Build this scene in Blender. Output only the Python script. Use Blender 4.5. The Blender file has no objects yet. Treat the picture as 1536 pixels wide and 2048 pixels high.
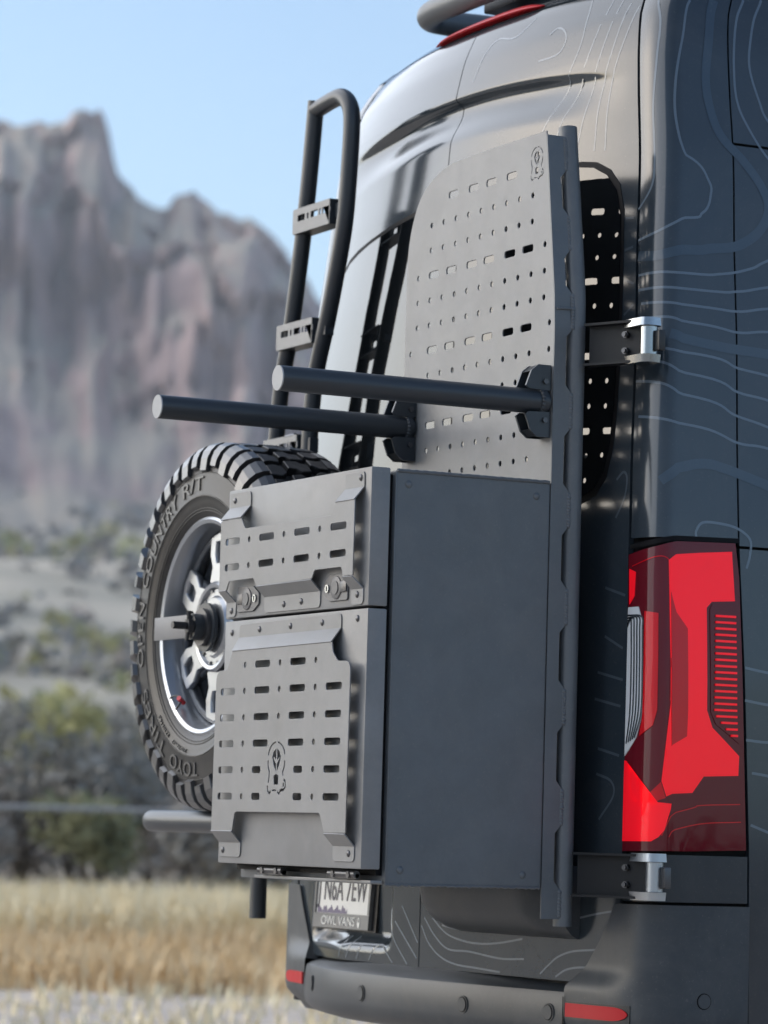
import bpy, bmesh, math, random
from mathutils import Vector, Matrix, noise
random.seed(7)
rad = math.radians
scene = bpy.context.scene
COL = scene.collection

# ---------------------------------------------------------------- camera, sky, sun, exposure
def set_camera():
    yaw, pitch, roll = rad(26.94), rad(5.22), rad(1.61)
    f = Vector((-math.cos(yaw) * math.cos(pitch), math.sin(yaw) * math.cos(pitch), math.sin(pitch)))
    r = f.cross(Vector((0, 0, 1))).normalized()
    u = r.cross(f)
    r2 = r * math.cos(roll) + u * math.sin(roll)
    u2 = u * math.cos(roll) - r * math.sin(roll)
    cam = bpy.data.cameras.new('camera')
    cam.sensor_fit = 'VERTICAL'
    cam.sensor_height = 36.0
    cam.lens = 7100 / 2048 * 36
    cam.clip_start = 0.1
    cam.clip_end = 20000
    cam.dof.use_dof = True
    cam.dof.focus_distance = 7.15
    cam.dof.aperture_fstop = 5.0
    co = bpy.data.objects.new('camera', cam)
    m = Matrix((r2, u2, -f)).transposed().to_4x4()
    m.translation = (6.942, -3.695, 0.95)
    co.matrix_world = m
    COL.objects.link(co)
    scene.camera = co
set_camera()

SUN_EL, SUN_AZ = rad(20), (-0.70, -0.71)
world = bpy.data.worlds.new('World')
scene.world = world
world.use_nodes = True
wn = world.node_tree.nodes
sky = wn.new('ShaderNodeTexSky')
sky.sky_type = 'NISHITA'
sky.sun_disc = False
sky.sun_elevation = SUN_EL
sky.sun_rotation = math.atan2(SUN_AZ[0], SUN_AZ[1])
sky.altitude = 600
sky.air_density = 1.0
sky.dust_density = 1.6
sky.ozone_density = 1.7
wn['Background'].inputs['Strength'].default_value = 0.080
world.node_tree.links.new(sky.outputs['Color'], wn['Background'].inputs['Color'])

sl = bpy.data.lights.new('sun', 'SUN')
sl.energy = 1.45
sl.angle = rad(110)
sl.color = (1.0, 0.985, 0.96)
so = bpy.data.objects.new('sun', sl)
COL.objects.link(so)
_h = math.hypot(*SUN_AZ)
sd = Vector((SUN_AZ[0] / _h * math.cos(SUN_EL), SUN_AZ[1] / _h * math.cos(SUN_EL), math.sin(SUN_EL)))
so.rotation_euler = sd.to_track_quat('Z', 'Y').to_euler()
so.location = (-20, -15, 12)

vs = scene.view_settings
vs.view_transform = 'Standard'
vs.look = 'None'
vs.exposure = 1.60
vs.gamma = 1.0
vs.use_curve_mapping = False

# ---------------------------------------------------------------- materials
MATS = {}
def mat(name, col, rough=0.5, metal=0.0, coat=0.0, coat_rough=0.05, spec=0.5, var=0.0, var_scale=3.0,
        bump=0.0, bump_scale=400.0, rough_var=0.0, ior=None, trans=0.0, col2=None, bump_dist=0.001, dust=0.0, dust_scale=7.0):
    m = bpy.data.materials.new(name)
    m.use_nodes = True
    nt = m.node_tree
    b = nt.nodes['Principled BSDF']
    b.inputs['Base Color'].default_value = (*col, 1)
    b.inputs['Roughness'].default_value = rough
    b.inputs['Metallic'].default_value = metal
    b.inputs['Coat Weight'].default_value = coat
    b.inputs['Coat Roughness'].default_value = coat_rough
    b.inputs['Specular IOR Level'].default_value = spec
    b.inputs['Transmission Weight'].default_value = trans
    if ior:
        b.inputs['IOR'].default_value = ior
    tc = nt.nodes.new('ShaderNodeTexCoord')
    if var > 0 or rough_var > 0:
        n = nt.nodes.new('ShaderNodeTexNoise')
        n.inputs['Scale'].default_value = var_scale
        n.inputs['Detail'].default_value = 6
        n.inputs['Roughness'].default_value = 0.65
        nt.links.new(tc.outputs['Object'], n.inputs['Vector'])
        if var > 0:
            mx = nt.nodes.new('ShaderNodeMix')
            mx.data_type = 'RGBA'
            c2 = col2 if col2 else tuple(min(1, c * (1 + var)) for c in col)
            c1 = col if col2 else tuple(c * (1 - var) for c in col)
            mr = nt.nodes.new('ShaderNodeMapRange')
            mr.inputs['From Min'].default_value = 0.3
            mr.inputs['From Max'].default_value = 0.7
            nt.links.new(n.outputs['Fac'], mr.inputs['Value'])
            nt.links.new(mr.outputs['Result'], mx.inputs['Factor'])
            mx.inputs['A'].default_value = (*c1, 1)
            mx.inputs['B'].default_value = (*c2, 1)
            nt.links.new(mx.outputs['Result'], b.inputs['Base Color'])
        if rough_var > 0:
            mr2 = nt.nodes.new('ShaderNodeMapRange')
            mr2.inputs['From Min'].default_value = 0.3
            mr2.inputs['From Max'].default_value = 0.7
            mr2.inputs['To Min'].default_value = max(0.0, rough - rough_var)
            mr2.inputs['To Max'].default_value = min(1, rough + rough_var)
            nt.links.new(n.outputs['Fac'], mr2.inputs['Value'])
            nt.links.new(mr2.outputs['Result'], b.inputs['Roughness'])
    if dust > 0:
        # thin wind-blown dust and wiped smears, with fine specks
        src = b.inputs['Base Color'].links[0].from_socket if b.inputs['Base Color'].links else None
        na = nt.nodes.new('ShaderNodeTexNoise')
        na.inputs['Scale'].default_value = dust_scale
        na.inputs['Detail'].default_value = 9
        na.inputs['Roughness'].default_value = 0.72
        na.inputs['Distortion'].default_value = 0.6
        nb = nt.nodes.new('ShaderNodeTexNoise')
        nb.inputs['Scale'].default_value = 170
        nb.inputs['Detail'].default_value = 2
        for q in (na, nb): nt.links.new(tc.outputs['Object'], q.inputs['Vector'])
        ra = nt.nodes.new('ShaderNodeMapRange')
        ra.inputs['From Min'].default_value = 0.42
        ra.inputs['From Max'].default_value = 0.80
        ra.inputs['To Max'].default_value = dust
        nt.links.new(na.outputs['Fac'], ra.inputs['Value'])
        rb_ = nt.nodes.new('ShaderNodeMapRange')
        rb_.inputs['From Min'].default_value = 0.64
        rb_.inputs['From Max'].default_value = 0.74
        rb_.inputs['To Max'].default_value = dust * 0.8
        nt.links.new(nb.outputs['Fac'], rb_.inputs['Value'])
        ad = nt.nodes.new('ShaderNodeMath'); ad.operation = 'ADD'
        nt.links.new(ra.outputs['Result'], ad.inputs[0]); nt.links.new(rb_.outputs['Result'], ad.inputs[1])
        md = nt.nodes.new('ShaderNodeMix'); md.data_type = 'RGBA'
        nt.links.new(ad.outputs['Value'], md.inputs['Factor'])
        md.inputs['A'].default_value = (*col, 1)
        if src: nt.links.new(src, md.inputs['A'])
        md.inputs['B'].default_value = (0.36, 0.33, 0.29, 1)
        nt.links.new(md.outputs['Result'], b.inputs['Base Color'])
        rr = nt.nodes.new('ShaderNodeMath'); rr.operation = 'MULTIPLY_ADD'
        rr.inputs[1].default_value = 0.9
        nt.links.new(ad.outputs['Value'], rr.inputs[0])
        if b.inputs['Roughness'].links: nt.links.new(b.inputs['Roughness'].links[0].from_socket, rr.inputs[2])
        else: rr.inputs[2].default_value = rough
        nt.links.new(rr.outputs['Value'], b.inputs['Roughness'])
    if bump > 0:
        n2 = nt.nodes.new('ShaderNodeTexNoise')
        n2.inputs['Scale'].default_value = bump_scale
        n2.inputs['Detail'].default_value = 3
        nt.links.new(tc.outputs['Object'], n2.inputs['Vector'])
        bp = nt.nodes.new('ShaderNodeBump')
        bp.inputs['Strength'].default_value = bump
        bp.inputs['Distance'].default_value = bump_dist
        nt.links.new(n2.outputs['Fac'], bp.inputs['Height'])
        nt.links.new(bp.outputs['Normal'], b.inputs['Normal'])
    MATS[name] = m
    return m

POWDER = mat('black_powder_coat', (0.165, 0.166, 0.168), 0.42, spec=0.5, dust=0.14, dust_scale=11, var=0.18, var_scale=6, rough_var=0.05, bump=0.22, bump_scale=420, bump_dist=0.0006)
LUG = mat('sky_sheen_shoulder_rubber', (0.045, 0.045, 0.047), 0.30, spec=0.9, bump=0.15, bump_scale=300)  # same rubber made paler and glossier: bright sky sheen put into the colour
TUBE = mat('black_tube_coat', (0.022, 0.027, 0.033), 0.38, bump=0.2, bump_scale=600, bump_dist=0.0005)
DARKCOAT = mat('deep_black_coat', (0.012, 0.013, 0.015), 0.55, spec=0.25)
POWDER2 = mat('black_powder_coat_tube', (0.088, 0.097, 0.106), 0.42, dust=0.09, dust_scale=10, var=0.14, var_scale=9, rough_var=0.06, bump=0.25, bump_scale=600, bump_dist=0.0005)
PK = dict(rough=0.14, coat=0.12, coat_rough=0.08, spec=0.50, dust=0.05, dust_scale=3.0, bump=0.03, bump_scale=700, bump_dist=0.0004)
PAINT = mat('slate_wrap_film', (0.023, 0.032, 0.041), **PK)
LINED = mat('dim_contour_print', (0.055, 0.072, 0.09), **PK)
LINEF = mat('faint_contour_print', (0.15, 0.17, 0.19), **PK)
LINE = mat('contour_print', (0.095, 0.125, 0.155), **PK)
BAND = mat('contour_band_print', (0.032, 0.050, 0.070), **PK)
GAP = mat('black_seal_and_gap', (0.005, 0.005, 0.006), 0.6, spec=0.12)
GLASS = mat('dark_tinted_glass', (0.004, 0.005, 0.006), 0.012, spec=0.5, ior=1.52, coat=0.15, coat_rough=0.01)
PLASTIC = mat('grey_bumper_plastic', (0.030, 0.036, 0.043), 0.42, spec=0.42, dust=0.10, var=0.12, var_scale=5, bump=0.15, bump_scale=800, bump_dist=0.0004)
DARKPLASTIC = mat('black_plastic', (0.012, 0.012, 0.013), 0.45)
CHROME = mat('bright_steel', (0.30, 0.315, 0.33), 0.20, metal=1.0)
CAST = mat('galvanised_casting', (0.38, 0.395, 0.41), 0.34, metal=1.0, bump=0.5, bump_scale=350, bump_dist=0.0012)
STEEL = mat('dark_steel', (0.09, 0.09, 0.095), 0.35, metal=0.8)
LATCH = mat('grey_latch_metal', (0.10, 0.10, 0.105), 0.45, metal=0.4)
RUBBER = mat('tyre_rubber', (0.010, 0.010, 0.011), 0.42, spec=0.36, dust=0.035, dust_scale=20, var=0.25, var_scale=14, bump=0.15, bump_scale=300)
RUBBERL = mat('raised_tyre_lettering', (0.045, 0.045, 0.047), 0.36)
ALLOY = mat('machined_alloy', (0.36, 0.38, 0.41), 0.30, metal=0.85)
ALLOYD = mat('painted_alloy', (0.14, 0.15, 0.165), 0.32, metal=0.7)
BARPAINT = mat('grey_bar_paint', (0.13, 0.13, 0.135), 0.45)
CAPMAT = mat('pale_grey_end_cap', (0.30, 0.305, 0.31), 0.55)
LAMPDARK = mat('maroon_lamp_lens', (0.11, 0.004, 0.010), 0.5, coat=0.6, coat_rough=0.015, spec=0.0)
LAMPRED = mat('bright_red_lamp_lens', (0.95, 0.006, 0.014), 0.42, metal=0.25, coat=0.5, coat_rough=0.015, spec=0.0)
for m_, e_ in ((LAMPRED, 0.09),):
    m_.node_tree.nodes['Principled BSDF'].inputs['Emission Color'].default_value = (1.0, 0.01, 0.03, 1)
    m_.node_tree.nodes['Principled BSDF'].inputs['Emission Strength'].default_value = e_
LAMPMID = mat('deep_red_lamp_lens', (0.55, 0.004, 0.010), 0.4, metal=0.3, coat=0.6, coat_rough=0.015, spec=0.0)
LAMPCLEAR = mat('clear_lamp_lens', (0.62, 0.64, 0.65), 0.3, coat=1.0)
REFLECTOR = mat('red_reflector', (0.40, 0.004, 0.010), 0.45, coat=0.15, spec=0.2, bump=0.15, bump_scale=240)
WHITE = mat('plate_white', (0.72, 0.72, 0.70), 0.4)
CHAR = mat('plate_character', (0.03, 0.03, 0.05), 0.4)
FRAME = mat('plate_frame', (0.14, 0.145, 0.15), 0.35)
REDCAP = mat('red_valve', (0.5, 0.02, 0.03), 0.3)

# ---------------------------------------------------------------- helpers
def tag(o, label=None, cat=None, group=None, kind=None):
    if label: o['label'] = label
    if cat: o['category'] = cat
    if group: o['group'] = group
    if kind: o['kind'] = kind
    return o

def empty(name, loc, label, cat, group=None):
    o = bpy.data.objects.new(name, None)
    o.location = loc
    o.empty_display_size = 0.1
    COL.objects.link(o)
    return tag(o, label, cat, group)

def link(o, parent=None):
    COL.objects.link(o)
    if parent is not None:
        o.parent = parent
        w = Vector((0, 0, 0))
        p = parent
        while p is not None:
            w += p.location
            p = p.parent
        o.location = o.location - w
    return o

def mesh_obj(name, verts, faces, m, parent=None, smooth=False, loc=(0, 0, 0), angle=None):
    me = bpy.data.meshes.new(name)
    me.from_pydata([tuple(v) for v in verts], [], faces)
    me.materials.append(m)
    if smooth:
        me.shade_smooth()
        if angle is not None:
            me.set_sharp_from_angle(angle=angle)
    me.update()
    o = bpy.data.objects.new(name, me)
    o.location = loc
    return link(o, parent)

class MB:
    """collects simple shapes into one mesh"""
    def __init__(self):
        self.v, self.f = [], []
    def add(self, v, f):
        n = len(self.v)
        self.v += [Vector(p) for p in v]
        self.f += [tuple(i + n for i in q) for q in f]
        return self
    def box(self, a, b, bev=0.0):
        (x0, y0, z0), (x1, y1, z1) = a, b
        if x0 > x1: x0, x1 = x1, x0
        if y0 > y1: y0, y1 = y1, y0
        if z0 > z1: z0, z1 = z1, z0
        if bev <= 0:
            v = [(x, y, z) for x in (x0, x1) for y in (y0, y1) for z in (z0, z1)]
            return self.add(v, [(0, 1, 3, 2), (4, 6, 7, 5), (0, 4, 5, 1), (2, 3, 7, 6), (0, 2, 6, 4), (1, 5, 7, 3)])
        bm = bmesh.new()
        bmesh.ops.create_cube(bm, size=1)
        bmesh.ops.scale(bm, vec=(x1 - x0, y1 - y0, z1 - z0), verts=bm.verts)
        bmesh.ops.translate(bm, vec=((x0 + x1) / 2, (y0 + y1) / 2, (z0 + z1) / 2), verts=bm.verts)
        bmesh.ops.bevel(bm, geom=bm.edges[:], offset=bev, segments=2, profile=0.6, affect='EDGES')
        bm.verts.index_update()
        v = [p.co.copy() for p in bm.verts]
        f = [tuple(q.index for q in fc.verts) for fc in bm.faces]
        bm.free()
        return self.add(v, f)
    def tube(self, pts, r, n=16, caps=True, r_list=None):
        pts = [Vector(p) for p in pts]
        k = len(pts)
        v, f = [], []
        prev = None
        for i, p in enumerate(pts):
            d = (pts[min(i + 1, k - 1)] - pts[max(i - 1, 0)]).normalized()
            if prev is None:
                a = Vector((0, 0, 1)) if abs(d.z) < 0.9 else Vector((1, 0, 0))
                u = a.cross(d).normalized()
            else:
                u = (prev - d * prev.dot(d)).normalized()
            prev = u
            w = d.cross(u)
            rr = r_list[i] if r_list else r
            for j in range(n):
                t = 2 * math.pi * j / n
                v.append(p + (u * math.cos(t) + w * math.sin(t)) * rr)
        for i in range(k - 1):
            for j in range(n):
                a, b = i * n + j, i * n + (j + 1) % n
                f.append((a, b, b + n, a + n))
        if caps:
            f.append(tuple(reversed(range(n))))
            f.append(tuple(range((k - 1) * n, k * n)))
        return self.add(v, f)
    def dome(self, c, r, axis, h=0.6, n=12, rings=4):
        axis = Vector(axis).normalized()
        a = Vector((0, 0, 1)) if abs(axis.z) < 0.9 else Vector((1, 0, 0))
        u = a.cross(axis).normalized()
        w = axis.cross(u)
        v, f = [], []
        for i in range(rings):
            t = i / rings * math.pi / 2
            for j in range(n):
                p = 2 * math.pi * j / n
                v.append(Vector(c) + (u * math.cos(p) + w * math.sin(p)) * r * math.cos(t) + axis * r * h * math.sin(t))
        v.append(Vector(c) + axis * r * h)
        for i in range(rings - 1):
            for j in range(n):
                q, s = i * n + j, i * n + (j + 1) % n
                f.append((q, s, s + n, q + n))
        for j in range(n):
            f.append(((rings - 1) * n + j, (rings - 1) * n + (j + 1) % n, rings * n))
        return self.add(v, f)
    def build(self, name, m, parent=None, smooth=True, angle=rad(35)):
        return mesh_obj(name, self.v, self.f, m, parent, smooth, angle=angle)

def smooth_path(pts, n=8):
    """Catmull-Rom through the points"""
    P = [Vector(p) for p in pts]
    P = [P[0] * 2 - P[1]] + P + [P[-1] * 2 - P[-2]]
    out = []
    for i in range(1, len(P) - 2):
        for k in range(n):
            t = k / n
            out.append(0.5 * ((2 * P[i]) + (P[i + 1] - P[i - 1]) * t + (2 * P[i - 1] - 5 * P[i] + 4 * P[i + 1] - P[i + 2]) * t * t
                              + (3 * P[i] - P[i - 1] - 3 * P[i + 1] + P[i + 2]) * t ** 3))
    out.append(P[-2])
    return out

def fillet(pts, r, seg=5, closed=True):
    """round the corners of a 2D polygon; r a number or one per corner"""
    n = len(pts)
    out = []
    for i in range(n):
        p = Vector(pts[i]).to_2d() if len(pts[i]) > 2 else Vector(pts[i])
        a, b = Vector(pts[i - 1]), Vector(pts[(i + 1) % n])
        ri = r[i] if isinstance(r, (list, tuple)) else r
        if ri <= 0 or (not closed and i in (0, n - 1)):
            out.append(p); continue
        da, db = (a - p), (b - p)
        la, lb = da.length, db.length
        da, db = da / la, db / lb
        ang = math.acos(max(-1, min(1, da.dot(db))))
        if ang > 3.05:
            out.append(p); continue
        d = min(ri / math.tan(ang / 2), la * 0.49, lb * 0.49)
        p0, p1 = p + da * d, p + db * d
        for k in range(seg + 1):
            t = k / seg
            out.append(p0 * (1 - t) ** 2 + p * 2 * t * (1 - t) + p1 * t * t)
    return out

def slot2d(cx, cz, w, h, rf=0.5):
    return fillet([(cx - w / 2, cz - h / 2), (cx + w / 2, cz - h / 2), (cx + w / 2, cz + h / 2), (cx - w / 2, cz + h / 2)], h * rf * 0.95, 4)

def circle2d(cx, cz, r, n=14, rz=None):
    rz = rz or r
    return [(cx + r * math.cos(2 * math.pi * i / n), cz + rz * math.sin(2 * math.pi * i / n)) for i in range(n)]

def plate_mesh(name, outline, holes, thick, bevel=0.0):
    """flat plate in local XY with real holes, extruded +-thick/2 in Z"""
    cu = bpy.data.curves.new(name, 'CURVE')
    cu.dimensions = '2D'
    cu.fill_mode = 'BOTH'
    cu.extrude = max(thick / 2 - bevel, 0.0001)
    cu.bevel_depth = bevel
    cu.bevel_resolution = 0
    for loop in [outline] + list(holes):
        sp = cu.splines.new('POLY')
        sp.points.add(len(loop) - 1)
        for p, q in zip(sp.points, loop):
            p.co = (q[0], q[1], 0, 1)
        sp.use_cyclic_u = True
    o = bpy.data.objects.new(name + '_tmp', cu)
    COL.objects.link(o)
    dg = bpy.context.evaluated_depsgraph_get()
    me = bpy.data.meshes.new_from_object(o.evaluated_get(dg))
    bpy.data.objects.remove(o)
    bpy.data.curves.remove(cu)
    me.name = name
    return me

def plate(name, outline, holes, thick, m, parent=None, origin=(0, 0, 0), ux=(1, 0, 0), uy=(0, 0, 1), bevel=0.0):
    me = plate_mesh(name, outline, holes, thick, bevel)
    ux, uy = Vector(ux).normalized(), Vector(uy).normalized()
    un = ux.cross(uy)
    mt = Matrix((ux, uy, un)).transposed().to_4x4()
    mt.translation = origin
    me.transform(mt)
    me.materials.clear()
    me.materials.append(m)
    o = bpy.data.objects.new(name, me)
    return link(o, parent)

def text_mesh(name, s, size, extrude=0.001, spacing=1.0, align='CENTER'):
    cu = bpy.data.curves.new(name, 'FONT')
    cu.body = s
    cu.size = size
    cu.extrude = extrude
    cu.space_character = spacing
    cu.align_x = align
    cu.align_y = 'CENTER'
    o = bpy.data.objects.new(name + '_tmp', cu)
    COL.objects.link(o)
    dg = bpy.context.evaluated_depsgraph_get()
    me = bpy.data.meshes.new_from_object(o.evaluated_get(dg))
    bpy.data.objects.remove(o)
    bpy.data.curves.remove(cu)
    me.name = name
    return me

def lathe(profile, n, center, axis='y'):
    """profile: list of (radius, axial); axis along y"""
    v, f = [], []
    k = len(profile)
    for i in range(n):
        t = 2 * math.pi * i / n
        for r, a in profile:
            v.append((center[0] + r * math.sin(t), center[1] + a, center[2] + r * math.cos(t)))
    for i in range(n):
        for j in range(k - 1):
            a, b = i * k + j, ((i + 1) % n) * k + j
            f.append((a, a + 1, b + 1, b))
    return v, f

def interp(tab, z):
    if z <= tab[0][0]: return tab[0][1]
    for (a, va), (b, vb) in zip(tab, tab[1:]):
        if z <= b:
            t = (z - a) / (b - a)
            return va + (vb - va) * t
    return tab[-1][1]

def smoothtab(tab, z, d=0.05):
    return sum(interp(tab, z + k * d) * w for k, w in ((-1, .25), (0, .5), (1, .25)))

def sstep(a, b, x):
    t = max(0.0, min(1.0, (x - a) / (b - a)))
    return t * t * (3 - 2 * t)

# ---------------------------------------------------------------- shape of the van body (plan curve at every height)
#SURF-BEGIN
VX = -0.12
T_W = [(0.4, .925), (.94, .925), (1.3, .915), (1.6, .898), (2.0, .862), (2.4, .815), (2.64, .775), (2.75, .742), (2.82, .70), (2.86, .63), (2.90, .40), (2.92, .05)]
T_Y = [(0.4, .012), (1.6, .014), (2.2, .020), (2.40, .028), (2.53, .038), (2.63, .048), (2.72, .069), (2.80, .104), (2.84, .16), (2.87, .26), (2.90, .5), (2.92, .9)]
T_K = [(0.4, .03), (.94, .036), (1.56, .058), (1.76, .075), (2.12, .12), (2.39, .154), (2.72, .16), (2.80, .20), (2.92, .22)]
CORN_X, CORN_Y = .095, .055
def body_w(z): return smoothtab(T_W, z, .02)
def groove(xr, z):
    """the pressed eyebrow crease across the doors and the number-plate pocket"""
    g = 0.0
    zc = 2.632 - 0.05 * (xr / .7) ** 2
    fade = 1 - sstep(.30, .68, abs(xr))
    if fade > 0 and zc - .115 < z < zc + .004:
        g += .024 * fade * (sstep(zc - .11, zc - .030, z) * (1 - sstep(zc - .022, zc, z)))
    # plate pocket, left door
    px = sstep(-.72, -.66, xr) * (1 - sstep(-.20, -.13, xr))
    pz = sstep(.690, .725, z) * (1 - sstep(1.10, 1.14, z))
    g += .030 * px * pz
    return g
def plan(t, z, grooves=True):
    """t in [-1,1] across the rear doors, 1..2 round the corner, beyond 2 metres along the side"""
    w = body_w(z)
    xc = w - CORN_X
    s = 1 if t >= 0 else -1
    a = abs(t)
    y0, k = smoothtab(T_Y, z, .02), smoothtab(T_K, z)
    if t < 0 and z < 1.5:
        y0 += .075 * sstep(.42, 1.0, a) * (1 - sstep(1.0, 1.5, z))
    if a <= 1:
        xr = t * xc
        return Vector((VX + xr, y0 + k * xr * xr + (groove(xr, z) if grooves else 0), z))
    yc = y0 + k * xc * xc
    if a <= 2:
        q = (a - 1) * math.pi / 2
        e = .80
        return Vector((VX + s * (xc + CORN_X * math.sin(q) ** e), yc + CORN_Y * (1 - math.cos(q) ** e), z))
    return Vector((VX + s * w, yc + CORN_Y + (a - 2), z))
def surf(t, z, off=0.0, grooves=True):
    p = plan(t, z, grooves)
    if off == 0: return p
    e = 1e-3
    du = plan(t + e, z, False) - plan(t - e, z, False)
    dz = plan(t, z + e, False) - plan(t, z - e, False)
    n = du.cross(dz).normalized()
    return p + n * off
#SURF-END

def t_of_x(x, z):
    return (x - VX) / (body_w(z) - CORN_X)

def side_t(y, z):
    """t of a point on the right side wall at depth y"""
    p = plan(2.0, z)
    return 2.0 + (y - p.y)

def lin(a, b, n):
    return [a + (b - a) * i / (n - 1) for i in range(n)]

def crease_row(t, z):
    """rows of the door sheet bend to follow the pressed crease"""
    xr = t * (body_w(2.63) - CORN_X)
    return z - .05 * (xr / .7) ** 2 * sstep(2.38, 2.52, z) * (1 - sstep(2.66, 2.79, z))

def panel(name, tl, tr, zs, nt, m, parent, off=0.0, rim=0.014, ts=None, zf=None):
    zf = zf or (lambda t, z: z)
    """body panel between t borders tl(z), tr(z); edges turned inwards"""
    v, f = [], []
    for z in zs:
        a, b = tl(z), tr(z)
        tv = ts(a, b) if ts else lin(a, b, nt)
        n = len(tv)
        for t in tv:
            v.append(surf(t, zf(t, z), off))
    nz = len(zs)
    for i in range(nz - 1):
        for j in range(n - 1):
            a = i * n + j
            f.append((a, a + 1, a + n + 1, a + n))
    # rim
    loop = [j for j in range(n)] + [i * n + n - 1 for i in range(1, nz)] + [(nz - 1) * n + j for j in range(n - 2, -1, -1)] + [i * n for i in range(nz - 2, 0, -1)]
    base = len(v)
    grid = {}
    for i, z in enumerate(zs):
        a, b = tl(z), tr(z)
        tv = ts(a, b) if ts else lin(a, b, nt)
        for j, t in enumerate(tv):
            grid[i * n + j] = (t, zf(t, z))
    for q in loop:
        t, z = grid[q]
        v.append(surf(t, z, off - rim))
    L = len(loop)
    for i in range(L):
        a, b = loop[i], loop[(i + 1) % L]
        f.append((b, a, base + i, base + (i + 1) % L))
    return mesh_obj(name, v, f, m, parent, True, angle=rad(40))

def patch(name, outline, center, m, parent, off=0.003, rings=6, rim=0.006, bulge=0.0, as_t=True):
    """a star-shaped region of the body surface; outline in (t,z)"""
    v, f = [], []
    n = len(outline)
    c = center
    v.append(surf(c[0], c[1], off + bulge, False))
    for r in range(1, rings + 1):
        q = (r / rings)
        for p in outline:
            t, z = c[0] + (p[0] - c[0]) * q, c[1] + (p[1] - c[1]) * q
            v.append(surf(t, z, off + bulge * (1 - q ** 3), False))
    for p in outline:
        v.append(surf(p[0], p[1], off - rim, False))
    for j in range(n):
        f.append((0, 1 + j, 1 + (j + 1) % n))
    for r in range(rings):
        for j in range(n):
            a, b = 1 + r * n + j, 1 + r * n + (j + 1) % n
            f.append((a, a + n, b + n, b))
    return mesh_obj(name, v, f, m, parent, True, angle=rad(40))

def ribbon(name, pts, width, m, parent, off=0.0004):
    """printed line on the body, pts in (t,z) -> thin strip following the surface"""
    P = [surf(p[0], p[1], off) for p in pts]
    v, f = [], []
    for i, p in enumerate(P):
        d = (P[min(i + 1, len(P) - 1)] - P[max(i - 1, 0)]).normalized()
        e = 1e-3
        t, z = pts[i][0], pts[i][1]
        nrm = ((plan(t + e, z, False) - plan(t - e, z, False)).cross(plan(t, z + e, False) - plan(t, z - e, False))).normalized()
        w = nrm.cross(d).normalized() * width / 2
        v += [p - w, p + w]
    for i in range(len(P) - 1):
        f.append((2 * i, 2 * i + 2, 2 * i + 3, 2 * i + 1))
    return mesh_obj(name, v, f, m, parent, True)

def polypatch(name, outline, m, parent, off=0.003, rim=0.005, step_t=0.07, step_z=0.08, rfil=0.0, grooves=False):
    """any region of the body surface, outline in (t,z), cut finely enough to follow the curve"""
    pts = [Vector(p) for p in outline]
    area = sum(a.x * b.y - b.x * a.y for a, b in zip(pts, pts[1:] + pts[:1]))
    if area < 0: pts.reverse()
    bm = bmesh.new()
    vs_ = [bm.verts.new((p.x, p.y, 0)) for p in pts]
    bm.faces.new(vs_)
    bmesh.ops.triangulate(bm, faces=bm.faces[:])
    t0, t1 = min(p.x for p in pts), max(p.x for p in pts)
    z0, z1 = min(p.y for p in pts), max(p.y for p in pts)
    for k in range(1, int((t1 - t0) / step_t) + 1):
        bmesh.ops.bisect_plane(bm, geom=bm.verts[:] + bm.edges[:] + bm.faces[:], dist=1e-6, plane_co=(t0 + k * step_t, 0, 0), plane_no=(1, 0, 0))
    for k in range(1, int((z1 - z0) / step_z) + 1):
        bmesh.ops.bisect_plane(bm, geom=bm.verts[:] + bm.edges[:] + bm.faces[:], dist=1e-6, plane_co=(0, z0 + k * step_z, 0), plane_no=(0, 1, 0))
    bmesh.ops.recalc_face_normals(bm, faces=bm.faces[:])
    if bm.faces[:][0].normal.z < 0:
        bmesh.ops.reverse_faces(bm, faces=bm.faces[:])
    bm.verts.index_update()
    v = [surf(q.co.x, q.co.y, off, grooves) for q in bm.verts]
    f = [tuple(q.index for q in fc.verts) for fc in bm.faces]
    base = len(v)
    mp = {}
    for e in bm.edges:
        if len(e.link_faces) == 1:
            fc = e.link_faces[0]
            l = [x for x in fc.loops if x.edge == e][0]
            a, b = l.vert, l.link_loop_next.vert
            for q in (a, b):
                if q.index not in mp:
                    mp[q.index] = len(v)
                    v.append(surf(q.co.x, q.co.y, off - rim, grooves))
            f.append((b.index, a.index, mp[a.index], mp[b.index]))
    bm.free()
    return mesh_obj(name, v, f, m, parent, True, angle=rad(40))

# ---------------------------------------------------------------- the van
VAN = empty('camper_van', (VX, 1.5, 0), 'slate grey high-roof camper van with pale contour lines printed on its body', 'van')
SEAM = [(.4, 2.20), (.94, 2.186), (1.56, 2.151), (2.14, 2.127), (2.75, 2.105), (2.95, 2.1)]
def seam(z): return interp(SEAM, z)

def build_shell():
    zs = lin(.545, 2.78, 40) + [2.80, 2.82, 2.84, 2.855, 2.87, 2.885, 2.90, 2.91]
    side = lin(0, 5.2, 12)
    ts = [-(2 + s) for s in reversed(side)] + [-2 + i * .1 for i in range(1, 10)] + lin(-1, 1, 25) + [1 + i * .1 for i in range(1, 10)] + [2 + s for s in side]
    v, f = [], []
    n = len(ts)
    for z in zs:
        for t in ts:
            v.append(surf(t, z, -.016))
    for i in range(len(zs) - 1):
        for j in range(n - 1):
            a = i * n + j
            f.append((a, a + 1, a + n + 1, a + n))
        f.append((i * n + n - 1, i * n, (i + 1) * n, (i + 1) * n + n - 1))
    f.append(tuple(range((len(zs) - 1) * n, len(zs) * n)))
    mesh_obj('body_shell', v, f, GAP, VAN, True, angle=rad(40))
build_shell()

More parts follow.
